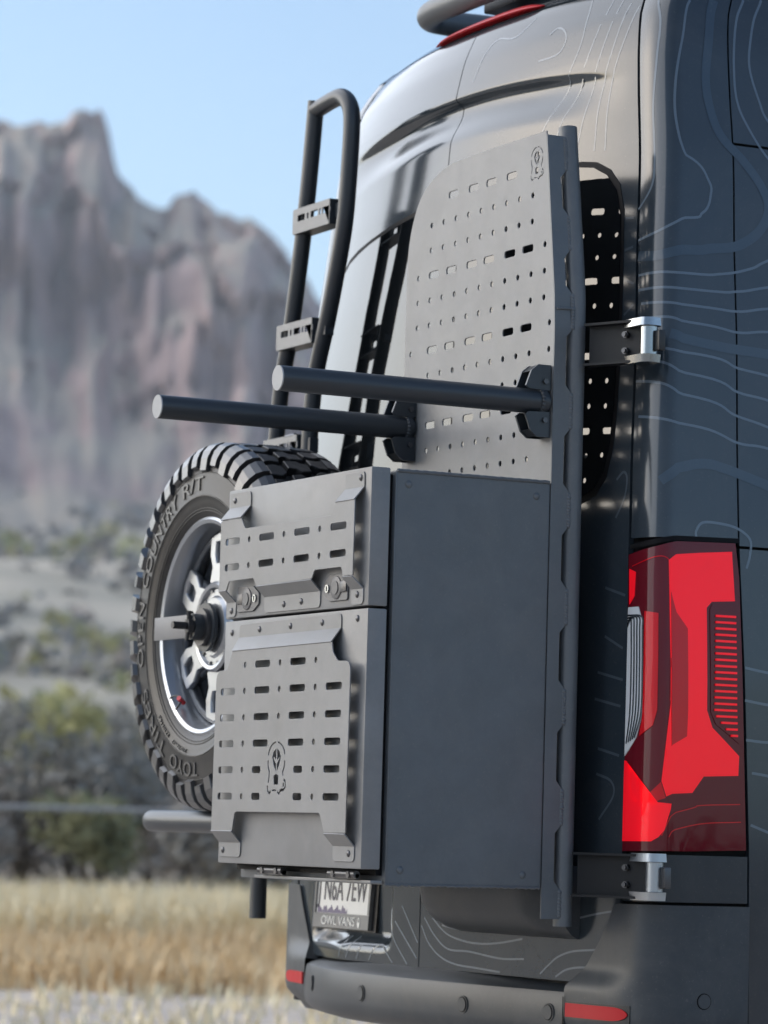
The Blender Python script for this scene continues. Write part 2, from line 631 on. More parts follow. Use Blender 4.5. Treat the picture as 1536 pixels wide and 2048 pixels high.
door_z = lin(.662, 2.38, 60) + lin(2.392, 2.70, 70) + lin(2.712, 2.795, 9)
g = 0.0022
def right_t(a, b): return lin(a, b, 56)
def left_t(a, b): return lin(a, b, 110)
DOOR_R = panel('rear_door', lambda z: 0 + g / .8, lambda z: 1 - g / .8, door_z, 0, PAINT, VAN, ts=right_t, zf=crease_row)
DOOR_L = panel('rear_door', lambda z: -1 + g / .8, lambda z: 0 - g / .8, lin(.662, 1.16, 56) + lin(1.18, 2.38, 40) + lin(2.392, 2.70, 70) + lin(2.712, 2.795, 9), 0, PAINT, VAN, ts=left_t, zf=crease_row)
DOOR_R['label'] = 'right rear door behind the cargo rack'
DOOR_L['label'] = 'left rear door behind the ladder'
def corner_ts(a, b):
    return lin(a, 2.0, 26) + lin(2.0, b, 8)[1:]
panel('quarter_panel', lambda z: 1 + g / .08, lambda z: seam(z) - g, lin(1.574, 2.795, 60), 0, PAINT, VAN, ts=corner_ts)
panel('lower_quarter_panel', lambda z: 1 + g / .08, lambda z: seam(z) - g, lin(.834, .929, 8), 0, PAINT, VAN, ts=corner_ts)
panel('side_panel', lambda z: seam(z) + g, lambda z: 7.0, lin(.52, 1.560, 30), 0, PAINT, VAN, ts=lambda a, b: lin(a, a + .4, 10) + lin(a + .8, b, 8))
panel('side_panel', lambda z: seam(z) + g, lambda z: 7.0, lin(1.566, 2.420, 30), 0, PAINT, VAN, ts=lambda a, b: lin(a, a + .4, 10) + lin(a + .8, b, 8))
panel('side_panel', lambda z: seam(z) + g, lambda z: 7.0, lin(2.426, 2.795, 20), 0, PAINT, VAN, ts=lambda a, b: lin(a, a + .4, 10) + lin(a + .8, b, 8))
panel('quarter_panel', lambda z: -7.0, lambda z: -1 - g / .08, lin(.64, 2.795, 70), 0, PAINT, VAN, ts=lambda a, b: lin(a, -2.5, 8) + lin(-2.3, -2.0, 5) + [-2 + i * .06 for i in range(1, 16)] + [b])
def build_roof():
    zs = [2.80, 2.81, 2.82, 2.83, 2.84, 2.85, 2.86, 2.87, 2.88, 2.89, 2.90, 2.91]
    side = lin(0, 5.2, 10)
    ts = [-(2 + s) for s in reversed(side)] + [-2 + i * .1 for i in range(1, 10)] + lin(-1, 1, 31) + [1 + i * .1 for i in range(1, 10)] + [2 + s for s in side]
    n = len(ts)
    v = [surf(t, 2.80, -.012) for t in ts]
    for z in zs:
        v += [plan(t, z, False) for t in ts]
    f = []
    for i in range(len(zs)):
        for j in range(n - 1):
            a = i * n + j
            f.append((a, a + 1, a + n + 1, a + n))
    f.append(tuple(range(len(zs) * n, len(zs) * n + n)))
    mesh_obj('roof', v, f, PAINT, VAN, True, angle=rad(50))
build_roof()

# windows: tinted flush glass, one per door, with its black rubber edge
def mirror_t(pts): return [(-t, z) for t, z in pts]
WIN = fillet([(.10, 2.385), (.80, 2.405), (.945, 2.36), (.948, 2.20), (.930, 1.80), (.90, 1.66), (.30, 1.60), (.10, 1.62)], [.06, .10, .10, .2, .2, .10, .2, .06], 7)
def shrink(pts, k):
    cx = sum(p[0] for p in pts) / len(pts); cz = sum(p[1] for p in pts) / len(pts)
    out = []
    for p in pts:
        dx, dz = p[0] - cx, p[1] - cz
        out.append((cx + dx - math.copysign(min(abs(dx), k), dx), cz + dz - math.copysign(min(abs(dz), k), dz)))
    return out
WINL = [(-.08, 2.39), (-.215, 2.39), (-.373, 2.381), (-.569, 2.365), (-.70, 2.352), (-.78, 2.338), (-.835, 2.315), (-.875, 2.272), (-.91, 2.20), (-.93, 2.10), (-.935, 1.9), (-.925, 1.80), (-.90, 1.71), (-.82, 1.66), (-.3, 1.62), (-.1, 1.62), (-.08, 1.65)]
WIN = [(.10, 2.385), (.30, 2.398), (.60, 2.405), (.75, 2.404), (.82, 2.396), (.88, 2.374), (.922, 2.338), (.943, 2.28), (.946, 2.20), (.941, 1.997), (.932, 1.84), (.92, 1.765), (.895, 1.708), (.85, 1.672), (.75, 1.65), (.30, 1.60), (.10, 1.62)]
for door, pts in ((DOOR_R, WIN), (DOOR_L, WINL)):
    seal = polypatch('window_seal', pts, GAP, door, off=.0015, rim=.004, step_z=.05)
    polypatch('window_glass', shrink(pts, .012), GLASS, door, off=.003, rim=.002, step_z=.04, step_t=.04)

# printed contour lines
CL = {
 1: [(1.343, 2.735), (1.461, 2.681), (1.41, 2.608), (1.305, 2.49), (1.32, 2.372), (1.271, 2.32), (1.006, 2.274)],
 2: [(2.005, 2.734), (1.98, 2.651), (1.84, 2.558), (1.795, 2.486), (1.873, 2.428), (2.017, 2.378), (2.057, 2.336), (2.064, 2.308), (2.046, 2.265), (1.97, 2.246), (1.486, 2.221), (1.021, 2.206)],
 4: [(2.209, 2.177), (2.168, 2.156), (2.095, 2.137), (1.98, 2.13), (1.44, 2.131), (1.03, 2.13)],
 5: [(2.209, 2.119), (2.135, 2.103), (2.036, 2.097), (1.565, 2.098), (1.033, 2.098)],
 6: [(2.21, 2.073), (2.135, 2.06), (2.043, 2.062), (1.752, 2.065), (1.09, 2.068)],
 7: [(2.21, 2.023), (2.136, 2.015), (2.043, 2.025), (1.756, 2.034), (1.2, 2.035)],
 8: [(2.213, 1.929), (2.138, 1.939), (2.045, 1.96), (1.65, 1.968)],
 9: [(2.214, 1.877), (2.14, 1.888), (2.047, 1.915), (1.662, 1.937), (1.064, 1.946)],
 10: [(2.216, 1.82), (2.135, 1.839), (2.042, 1.869), (1.679, 1.892), (1.027, 1.904)],
 11: [(2.218, 1.775), (2.144, 1.781), (2.051, 1.807), (1.831, 1.816), (1.107, 1.828)],
 13: [(2.047, 1.578), (2.047, 1.591), (2.063, 1.609), (2.108, 1.609), (2.148, 1.601), (2.178, 1.58), (2.178, 1.547), (2.17, 1.52)],
 14: [(2.134, 2.754), (2.126, 2.687), (2.124, 2.594), (2.13, 2.522), (2.152, 2.471), (2.205, 2.4), (2.27, 2.36)],
 15: [(2.178, 2.761), (2.167, 2.68), (2.163, 2.599), (2.187, 2.524), (2.207, 2.484), (2.27, 2.43)],
 16: [(2.168, 1.315), (2.224, 1.307), (2.3, 1.30)], 17: [(2.169, 1.248), (2.225, 1.241), (2.3, 1.235)], 18: [(2.174, 1.167), (2.228, 1.164), (2.3, 1.17)],
 19: [(2.190, 1.1), (2.229, 1.095), (2.3, 1.08)], 20: [(2.190, 0.994), (2.233, 0.98), (2.3, .96)],
 21: [(0.011, 0.755), (0.053, 0.718), (0.121, 0.69), (0.208, 0.676), (0.324, 0.672), (0.441, 0.668)],
 22: [(0.026, 0.773), (0.085, 0.736), (0.163, 0.708), (0.28, 0.706), (0.439, 0.697), (.56, .70)],
 23: [(0.071, 0.774), (0.15, 0.742), (0.247, 0.728), (0.341, 0.725), (0.437, 0.73), (.55, .742)],
 24: [(0.127, 0.759), (0.224, 0.753), (0.339, 0.754), (0.435, 0.763), (.53, .775)],
 25: [(.64, .672), (0.686, 0.695), (0.725, 0.711), (0.79, 0.724), (0.88, 0.73), (0.974, 0.735)],
 26: [(0.714, 0.669), (0.766, 0.686), (0.844, 0.693), (0.946, 0.69)],
 27: [(0.812, 0.793), (0.895, 0.804), (0.994, 0.814)],
 28: [(-0.512, 0.668), (-0.477, 0.719)], 29: [(-0.453, 0.667), (-0.424, 0.707), (-0.413, 0.725)], 30: [(-0.382, 0.667), (-0.36, 0.7)],
 31: [(-0.301, 0.667), (-0.273, 0.694), (-0.249, 0.701), (-0.212, 0.696), (-0.156, 0.666)],
 32: [(-0.221, 0.802), (-0.196, 0.793), (-0.155, 0.724), (-0.068, 0.666)], 33: [(-0.146, 0.76), (-0.012, 0.681)], 34: [(-0.107, 0.796), (-0.009, 0.716)],
 35: [(0.734, 2.781), (0.726, 2.682), (0.661, 2.596), (0.593, 2.531), (.5, 2.44)], 36: [(0.851, 2.766), (0.717, 2.572), (0.656, 2.512), (.6, 2.44)],
 37: [(0.9, 2.76), (0.794, 2.581), (0.754, 2.501), (.72, 2.43)], 38: [(0.943, 2.747), (0.845, 2.576), (0.822, 2.518), (0.805, 2.423)],
 39: [(0.988, 2.734), (0.894, 2.594), (0.865, 2.513), (0.853, 2.418)], 40: [(0.541, 2.718), (0.577, 2.73), (0.622, 2.718), (0.639, 2.693), (0.605, 2.665), (.5, 2.66)],
 41: [(0.9, 1.476), (0.987, 1.457)], 42: [(0.9, 1.375), (0.979, 1.348)], 43: [(0.87, 1.301), (0.981, 1.283)], 44: [(0.86, 1.246), (0.974, 1.229)], 45: [(0.88, 1.143), (0.974, 1.128)],
 46: [(0.876, 1.091), (0.941, 1.076), (0.953, 1.046), (0.892, 0.997)],
 47: [(.95, 2.26), (.985, 2.258)], 48: [(.95, 2.19), (.985, 2.195)], 49: [(.95, 2.125), (.99, 2.115)], 50: [(.95, 2.05), (.99, 2.07)],
 51: [(.1, 2.66), (.14, 2.72), (.2, 2.75), (.32, 2.74), (.42, 2.775)], 52: [(.94, 1.70), (.97, 1.715), (.985, 1.70), (.975, 1.66), (.94, 1.62)],
}
def run_on(p, k):
    """lines that leave the corner carry on along the side wall"""
    def tail(a, b):
        sl = (a[1] - b[1]) / max(.02, abs(a[0] - b[0]))
        sl = max(-.5, min(.5, sl))
        return [(a[0] + d, a[1] + sl * min(d, .12) + .05 * math.sin(d * 3.1 + k * .23) - .05 * math.sin(k * .23)) for d in (.16, .38, .65, 1.0, 1.4, 1.9, 2.4)]
    if p[-1][0] > 2.2: p = p + tail(p[-1], p[-2])
    if p[0][0] > 2.2: p = tail(p[0], p[1])[::-1] + p
    return p
for k, p in CL.items():
    p = run_on(p, k)
    pts = [(q.x, q.y) for q in smooth_path([Vector((a, b, 0)) for a, b in p], 7)]
    thin = 21 <= k <= 34 or k in (35, 36, 37, 38, 39, 40, 51)
    own = DOOR_L if 28 <= k <= 34 else (DOOR_R if (21 <= k <= 27 or 35 <= k <= 52) else VAN)
    ribbon('contour_line', pts, .0042 if thin else .0055, LINED if k in range(41, 51) or k == 52 else (LINEF if thin else LINE), own)
for p in ([(2.062, 2.743), (2.06, 2.646), (2.053, 2.555), (2.065, 2.485), (2.09, 2.434), (2.143, 2.387), (2.19, 2.334), (2.207, 2.288), (2.186, 2.239), (2.134, 2.202), (2.068, 2.189), (1.97, 2.179), (1.437, 2.167), (1.026, 2.171)],
          [(1.639, 1.69), (1.95, 1.712), (2.054, 1.731), (2.112, 1.725), (2.22, 1.696), (2.3, 1.67)],
          [(1.75, 2.0), (1.95, 1.995), (2.05, 1.985), (2.14, 1.978), (2.3, 1.975)]):
    pts = [(q.x, q.y) for q in smooth_path([Vector((a, b, 0)) for a, b in run_on(p, 3)], 7)]
    ribbon('contour_band', pts, .021, BAND, VAN, off=.0008)

# ---------------------------------------------------------------- tail light (right rear corner)
OUT = [(1.02, 1.54), (1.305, 1.548), (1.614, 1.555), (2.0, 1.566), (2.140, 1.570), (2.150, 1.50), (2.163, 1.228), (2.178, 0.942), (2.034, 0.937), (1.015, 0.934), (1.015, 1.139), (1.018, 1.344)]
LAMP = polypatch('tail_light', OUT, LAMPDARK, VAN, off=.004, rim=.018)
LAMP['label'] = 'tall red tail light wrapped round the right rear corner'
def lamp_bit(name, pts, m, off, r=.0, rim=.003):
    if r: pts = fillet(pts, r, 3)
    return polypatch(name, pts, m, LAMP, off=off, rim=rim)
lamp_bit('red_lens', [(1.85, 1.526), (2.053, 1.545), (2.131, 1.552), (2.139, 1.45), (2.083, 1.446), (2.071, 1.433), (2.075, 1.224), (2.089, 1.189), (2.12, 1.163), (2.155, 1.133), (2.154, 1.093), (2.071, 1.089), (2.045, 1.055), (1.884, 1.046), (1.778, 1.077), (1.95, 1.117), (1.923, 1.241)], LAMPRED, .0058)
lamp_bit('deep_red_lens', [(1.893, 1.462), (1.99, 1.42), (2.025, 1.388), (2.029, 1.222), (2.028, 1.169), (1.955, 1.148), (1.935, 1.22)], LAMPMID, .0072)
lamp_bit('side_marker', [(2.085, 1.441), (2.141, 1.444), (2.148, 1.227), (2.154, 1.158), (2.128, 1.176), (2.097, 1.196), (2.084, 1.222), (2.079, 1.43)], LAMPDARK, .0058)
for i in range(20):
    z = 1.415 - i * .0128
    t0 = 2.092 if z > 1.215 else 2.092 + (1.215 - z) * .95
    t1 = interp([(1.15, 2.150), (1.23, 2.145), (1.45, 2.139)], z)
    if t1 - t0 < .008: continue
    lamp_bit('marker_rib', [(t0, z), (t1, z), (t1, z + .0045), (t0, z + .0045)], LAMPRED, .0095, rim=.005)
lamp_bit('reverse_lens', fillet([(1.03, 1.431), (1.24, 1.431), (1.33, 1.400), (1.349, 1.22), (1.331, 1.2), (1.245, 1.165), (1.02, 1.127), (1.018, 1.3)], [.01, .03, .03, 0, 0, 0, 0, 0], 4), LAMPCLEAR, .0058)
for i in range(5):
    o = .03 + i * .058
    p = smooth_path([(1.03, 1.428 - o * .02 - .04 + o * .12, 0), (1.06 + o, 1.41, 0), (1.075 + o, 1.38, 0), (1.08 + o, 1.30, 0), (1.075 + o, 1.215, 0), (1.03 + o * .7, 1.15 + o * .05, 0)], 5)
    pts = [(q.x, q.y) for q in p]
    ribbon('lens_rib', pts, .0035, CHROME, LAMP, off=.0072)
lamp_bit('red_block', [(1.047, 1.51), (1.17, 1.503), (1.15, 1.454), (1.053, 1.437)], LAMPRED, .0058)
lamp_bit('red_strip', [(1.365, 1.422), (1.653, 1.417), (1.66, 1.22), (1.58, 1.189), (1.305, 1.167), (1.36, 1.207)], LAMPMID, .0058)
lamp_bit('lower_red_lens', [(1.02, 1.118), (1.06, 1.116), (1.103, 1.005), (1.238, 0.99), (1.718, 1.034), (1.98, 1.032), (1.97, 1.02), (1.86, 0.978), (1.75, 0.964), (1.60, 0.955), (1.022, 0.954)], LAMPRED, .0058)
lamp_bit('diagonal_lens', [(1.126, 1.009), (1.77, 1.075), (1.87, 1.043), (1.73, 1.038), (1.249, 0.994)], LAMPMID, .0056)
for p in ([(1.81, 0.967), (2.033, 1.021), (2.064, 1.03), (2.16, 1.035)], [(1.95, .965), (2.06, .992), (2.163, .999)], [(1.1, 1.515), (1.6, 1.533), (1.84, 1.528), (1.88, 1.50), (1.90, 1.44), (1.91, 1.24)]):
    ribbon('lens_edge', [(q.x, q.y) for q in smooth_path([Vector((a, b, 0)) for a, b in p], 6)], .002, LAMPMID, LAMP, off=.0056)
# black seal line above the lamp
ribbon('lamp_gasket', [(q.x, q.y) for q in smooth_path([Vector((a, b, 0)) for a, b in [(1.02, 1.556), (1.3, 1.560), (1.6, 1.566), (2.0, 1.573), (2.15, 1.576)]], 10)], .010, GAP, VAN, off=.001)

# ---------------------------------------------------------------- bumper
BPR = [(.30, -.042), (.52, -.010), (.67, .010), (.74, .015), (.80, .020), (.86, .033), (.90, .055), (.925, .088), (.936, .13), (.938, .20), (.938, .27)]
BP = [(-a, b + .075 * sstep(.42 * .83, .83, a)) for a, b in reversed(BPR)] + [(0, -.058)] + BPR
BPS = smooth_path([Vector((VX + a, b, 0)) for a, b in BP], 10)
def bump_n(i):
    d = (BPS[min(i + 1, len(BPS) - 1)] - BPS[max(i - 1, 0)]).normalized()
    return Vector((d.y, -d.x, 0))
def sweep(name, i0, i1, prof, m, parent, caps=True):
    """prof(i) -> list of (out, z) measured from the bumper plan line"""
    v, f = [], []
    for i in range(i0, i1 + 1):
        pr = prof(i)
        nn = bump_n(i)
        for o, z in pr:
            q = BPS[i] + nn * o
            v.append((q.x, q.y, z))
    k = len(pr)
    for i in range(i1 - i0):
        for j in range(k - 1):
            a = i * k + j
            f.append((a, a + k, a + k + 1, a + 1))
    if caps:
        f.append(tuple(range(k)))
        f.append(tuple(reversed(range((i1 - i0) * k, (i1 - i0 + 1) * k))))
    return mesh_obj(name, v, f, m, parent, True, angle=rad(38))
S0, S1 = 80, 140
def mid_prof(i):
    return [(-.12, .668), (-.075, .664), (-.03, .654), (-.004, .646), (.004, .641), (.007, .632), (.010, .605), (.0105, .575), (.006, .552), (-.010, .537), (-.045, .528), (-.12, .526)]
BUMP = sweep('rear_bumper', S0, S1, mid_prof, PLASTIC, VAN)
def corner_piece(s):
    """bumper corner rising to the lamp; s=+1 right, -1 left"""
    v, f = [], []
    cols = []
    n = 40
    rng = range(S1, len(BPS)) if s > 0 else range(S0, -1, -1)
    idx = list(rng)
    zt_tab = [(.62, .650), (.67, .655), (.72, .70), (.76, .745), (.79, .785), (.812, .825), (.83, .828), (.96, .828)]
    rows = 22
    for i in idx:
        p = BPS[i]
        xr = abs(p.x - VX)
        zt = interp(zt_tab, xr)
        frac = (i - idx[0]) / (idx[-1] - idx[0])
        col = []
        for j in range(rows):
            u = j / (rows - 1)
            z = zt + (.527 - zt) * (u ** 1.1)
            # body surface at the same place
            w_ = body_w(z)
            if xr < w_ - CORN_X:
                b = plan(s * xr / (w_ - CORN_X), z, False)
            else:
                q = min(1.0, (xr - (w_ - CORN_X)) / (.938 - (w_ - CORN_X)))
                b = plan(s * (1 + q), z, False) if q < .999 else plan(s * (2 + max(0.0, p.y - plan(s * 2, z, False).y)), z, False)
            nn = bump_n(i)
            out = p + nn * (.010 - .05 * (1 - sstep(.527, .60, z)) ** 2) if z < .66 else p + nn * .010
            k = sstep(.70, .645, z)
            if xr > .84: k = max(k, sstep(.84, .935, xr))
            lo = Vector((out.x, out.y, z))
            hi = Vector((b.x, b.y, z)) + nn * .006
            col.append(hi.lerp(lo, k))
        cols.append(col)
    for col in cols: v += col
    for i in range(len(cols) - 1):
        for j in range(rows - 1):
            a = i * rows + j
            f.append((a, a + rows, a + rows + 1, a + 1) if s > 0 else (a, a + 1, a + rows + 1, a + rows))
    # turned-in edge
    base = len(v)
    for i, col in enumerate(cols):
        nn = bump_n(idx[i])
        v.append(col[0] - nn * .03 + Vector((0, 0, -.004)))
    for i in range(len(cols) - 1):
        a, b = i * rows, (i + 1) * rows
        f.append((b, a, base + i, base + i + 1) if s > 0 else (a, b, base + i + 1, base + i))
    return mesh_obj('bumper_corner', v, f, PLASTIC, VAN, True, angle=rad(50))
CORN_R = corner_piece(1)
CORN_L = corner_piece(-1)

def on_bumper(i, z, out=.012):
    q = BPS[i] + bump_n(i) * out
    return Vector((q.x, q.y, z))
def sensor(c, nrm):
    nrm = Vector(nrm).normalized()
    mb = MB()
    mb.tube([c - nrm * .006, c + nrm * .0015], .019, 20)
    s = mb.build('parking_sensor', PLASTIC, VAN)
    r = MB().tube([c + nrm * .0012, c + nrm * .002], .0165, 20)
    r.build('sensor_ring', GAP, s)
    r2 = MB().tube([c + nrm * .001, c + nrm * .0035], .0145, 20)
    r2.v  # disc
    r2.build('sensor_disc', PLASTIC, s)
def near_i(x): return min(range(S0 - 8, S1 + 9), key=lambda i: abs(BPS[i].x - x))
for x, z in ((-.235, .597), (.20, .597), (.50, .597), (-.62, .602)):
    i = near_i(x)
    sensor(on_bumper(i, z, .011), bump_n(i))
sensor(Vector((VX + .9385 + .008, .165, .637)), (1, -.03, 0))
# red reflectors in the bumper corners
def reflector(i0, i1):
    def prof(i):
        q = (i - i0) / (i1 - i0)
        e = max(0.0, (q - .75) / .25)
        h = .014 * math.sqrt(max(0.02, 1 - e * e))
        return [(.006, .606 + h), (.0145, .606 + h), (.0145, .606 - h), (.006, .606 - h)]
    return prof
i0, i1 = S1 + 1, S1 + 33
REF = sweep('reflector', i0, i1, reflector(i0, i1), REFLECTOR, CORN_R)
i0, i1 = S0 - 1, S0 - 26
def refl_l(i):
    return reflector(i0, i1)(i)
sweep('reflector', i1, i0, refl_l, REFLECTOR, CORN_L)
def surround(i):
    h = .018
    return [(.004, .606 + h), (.0118, .606 + h), (.0118, .606 - h), (.004, .606 - h)]
sweep('reflector_surround', S1 + 1, S1 + 34, surround, DARKPLASTIC, CORN_R)
# black seam strips at the bumper splits
for i in (S0, S1):
    v, f = [], []
    prf = [(.0125, z) for z in (.632, .61, .59, .57)]
    for d in (-.002, .002):
        for o, z in prf:
            q = BPS[i] + bump_n(i) * o + Vector((-bump_n(i).y, bump_n(i).x, 0)) * d
            v.append((q.x, q.y, z))
    n = len(prf)
    f = [(j, j + n, j + n + 1, j + 1) for j in range(n - 1)]
    mesh_obj('bumper_joint', v, f, GAP, BUMP)

# lower moulding on the right door, under the storage box
def lower_moulding():
    v, f = [], []
    xs = lin(-.075, .56, 30)
    prof = [(0.0, .90), (.085, .90), (.098, .88), (.100, .845), (.092, .80), (.072, .772), (.045, .757), (.018, .750), (0.0, .749)]
    for x in xs:
        e = sstep(-.075, .06, x) * (1 - sstep(.48, .56, x) * .5)
        lift = .05 * (1 - sstep(-.075, .10, x))
        for o, z in prf_(prof, e, lift):
            y = plan(t_of_x(x, z), z, False).y
            v.append((x, y + .004 - o, z))
    k = len(prof)
    for i in range(len(xs) - 1):
        for j in range(k - 1):
            a = i * k + j
            f.append((a, a + k, a + k + 1, a + 1))
    f.append(tuple(reversed(range(k)))); f.append(tuple(range((len(xs) - 1) * k, len(xs) * k)))
    f = [tuple(reversed(q)) for q in f]
    return mesh_obj('door_moulding', v, f, PLASTIC, DOOR_R, True, angle=rad(40))
def prf_(prof, e, lift):
    return [(o * e, z + lift * max(0, (.90 - z) / .126)) for o, z in prof]
lower_moulding()

# high brake light over the doors
def brake_light():
    v, f = [], []
    xs = lin(-.36, .14, 26)
    prof = [(-.02, 2.806), (.010, 2.806), (.014, 2.809), (.012, 2.813), (-.006, 2.824), (-.05, 2.830)]
    for x in xs:
        t = (x - VX) / .72
        base = plan(t_of_x(x, 2.80), 2.80, False).y
        e = 1 - max(0.0, abs((x + .11) / .25)) ** 6
        for o, z in prof:
            v.append((x, base - o * max(.15, e) + .0, 2.806 + (z - 2.806) * max(.1, e)))
    k = len(prof)
    for i in range(len(xs) - 1):
        for j in range(k - 1):
            a = i * k + j
            f.append((a, a + 1, a + k + 1, a + k))
    f = [tuple(reversed(q)) for q in f]
    f.append(tuple(range(k))); f.append(tuple(reversed(range((len(xs) - 1) * k, len(xs) * k))))
    o = mesh_obj('high_brake_light', v, f, REFLECTOR, VAN, True, angle=rad(35))
    o['label'] = 'slim red brake light above the rear doors'
brake_light()

# road wheels on the rear axle
def road_wheel(x):
    s = 1 if x > VX else -1
    prof = [(.21, -.09), (.24, -.11), (.30, -.125), (.36, -.12), (.395, -.10), (.40, -.05), (.40, .05), (.395, .10), (.36, .12), (.30, .125), (.24, .11), (.21, .09)]
    v, f = lathe(prof, 48, (0, 0, 0))
    v = [(x + a[1], 1.25 + a[0], .40 + a[2]) for a in v]
    w = mesh_obj('road_wheel', v, f, RUBBER, VAN, True, angle=rad(35))
    v, f = lathe([(.0, -.03), (.08, -.04), (.16, -.03), (.20, -.05), (.215, -.09), (.215, .09), (.0, .09)], 36, (0, 0, 0))
    v = [(x - s * a[1], 1.25 + a[0], .40 + a[2]) for a in v]
    mesh_obj('rim', v, f, ALLOYD, w, True, angle=rad(35))
for x in (VX - .80, VX + .80): road_wheel(x)

# ---------------------------------------------------------------- owl-shaped cut-out emblem, as hole outlines in a 1 x 1 box (x right, y up)
def emblem(cx, cz, w, h):
    def arc(a0, a1, r0, r1, cx_, cy_, sy=1.0, n=9):
        a = [(cx_ + math.cos(rad(t)) * r1, cy_ + math.sin(rad(t)) * r1 * sy) for t in lin(a0, a1, n)]
        b = [(cx_ + math.cos(rad(t)) * r0, cy_ + math.sin(rad(t)) * r0 * sy) for t in lin(a1, a0, n)]
        return a + b
    S = []
    S.append(arc(96, 172, .40, .455, .45, .69, .66))
    S.append(arc(10, 84, .40, .455, .45, .69, .66))
    def stroke(pts, wd):
        L, R_ = [], []
        for i, p in enumerate(pts):
            a, b = Vector(pts[max(i - 1, 0)]), Vector(pts[min(i + 1, len(pts) - 1)])
            d = (b - a).normalized()
            nn = Vector((-d.y, d.x)) * wd / 2
            L.append(Vector(p) + nn); R_.append(Vector(p) - nn)
        return [tuple(q) for q in L + R_[::-1]]
    S.append(stroke([(.02, .64), (.03, .52), (.10, .43), (.09, .33), (.05, .22)], .055))
    S.append(stroke([(.88, .64), (.86, .52), (.78, .42), (.80, .35)], .055))
    S.append(stroke([(.02, .18), (.04, .08), (.12, .03), (.20, .08)], .055))
    S.append(stroke([(.26, .09), (.48, .09)], .035))
    S.append(stroke([(.54, .07), (.62, .02), (.68, .08), (.76, .10), (.86, .10), (.95, .16), (.93, .26), (.84, .29)], .055))
    S.append([(.80, .15), (.87, .15), (.87, .23), (.80, .23)])
    # face: two half hoods either side of a thin bridge, each with a slanted eye left standing
    for q in (-1, 1):
        half = [(.018, .86), (.16, .80), (.225, .70), (.15, .56), (.02, .40), (.018, .575), (.13, .655), (.145, .70), (.018, .625)]
        half = [(.45 + q * x, y) for x, y in half]
        S.append(half if q > 0 else half[::-1])
    S.append([(.32, .355), (.45, .395), (.58, .355), (.56, .19), (.34, .19)])
    return [[(cx + (x - .48) * w, cz + (y - .48) * h) for x, y in s] for s in S]

# ---------------------------------------------------------------- cargo rack on the right door
RACK = empty('cargo_rack', (.62, -.07, .78), 'black perforated steel cargo rack with a welded side tube on the right rear door', 'cargo rack')
YP = -.10
gx = [.0087 + .0567 * k for k in range(11)]
zr = [2.353 - .0557 * j for j in range(28)]
holes = []
def holerow(j, ks):
    for k in ks: holes.append(circle2d(gx[k], zr[j], .0068, 12))
for x in (.165, .257, .336, .426): holes.append(slot2d(x, zr[0], .046, .0165))
holerow(1, range(1, 10)); holerow(2, range(1, 10))
sx = (.082, .163, .256, .333, .425, .503)
for blk in range(6):
    j = 3 + 3 * blk + (1 if False else 0)
    j = [3, 6, 9, 12, 15, 18][blk]
    for x in sx: holes.append(slot2d(x, zr[j], .048, .0165))
    if j == 3:
        holerow(3, (0, 10))
    else:
        for x in (-.019, .602): holes.append(circle2d(x, zr[j], .0068, 12))
    ks = range(0, 11) if j == 3 else range(1, 10)
    for q in (1, 2):
        holerow(j + q, ks)
        if j > 3 and not (j == 9 and q == 1):
            for x in ((.602,) if q == 1 else ()): holes.append(circle2d(x, zr[j + q], .0068, 12))
holes += emblem(.535, 2.362, .056, .073)
outl = [(.570, 2.426), (.364, 2.426), (.161, 2.424)]
outl += [(q.x, q.y) for q in smooth_path([(.161, 2.424, 0), (.107, 2.414, 0), (.043, 2.390, 0), (.001, 2.356, 0), (-.028, 2.307, 0), (-.043, 2.255, 0), (-.047, 2.199, 0)], 4)][1:]
outl += [(-.047, 1.40), (-.047, .86), (.622, .86), (.622, 2.05)]
plate('perforated_panel', outl, holes, .0035, POWDER, RACK, origin=(0, YP, 0), bevel=.0006)

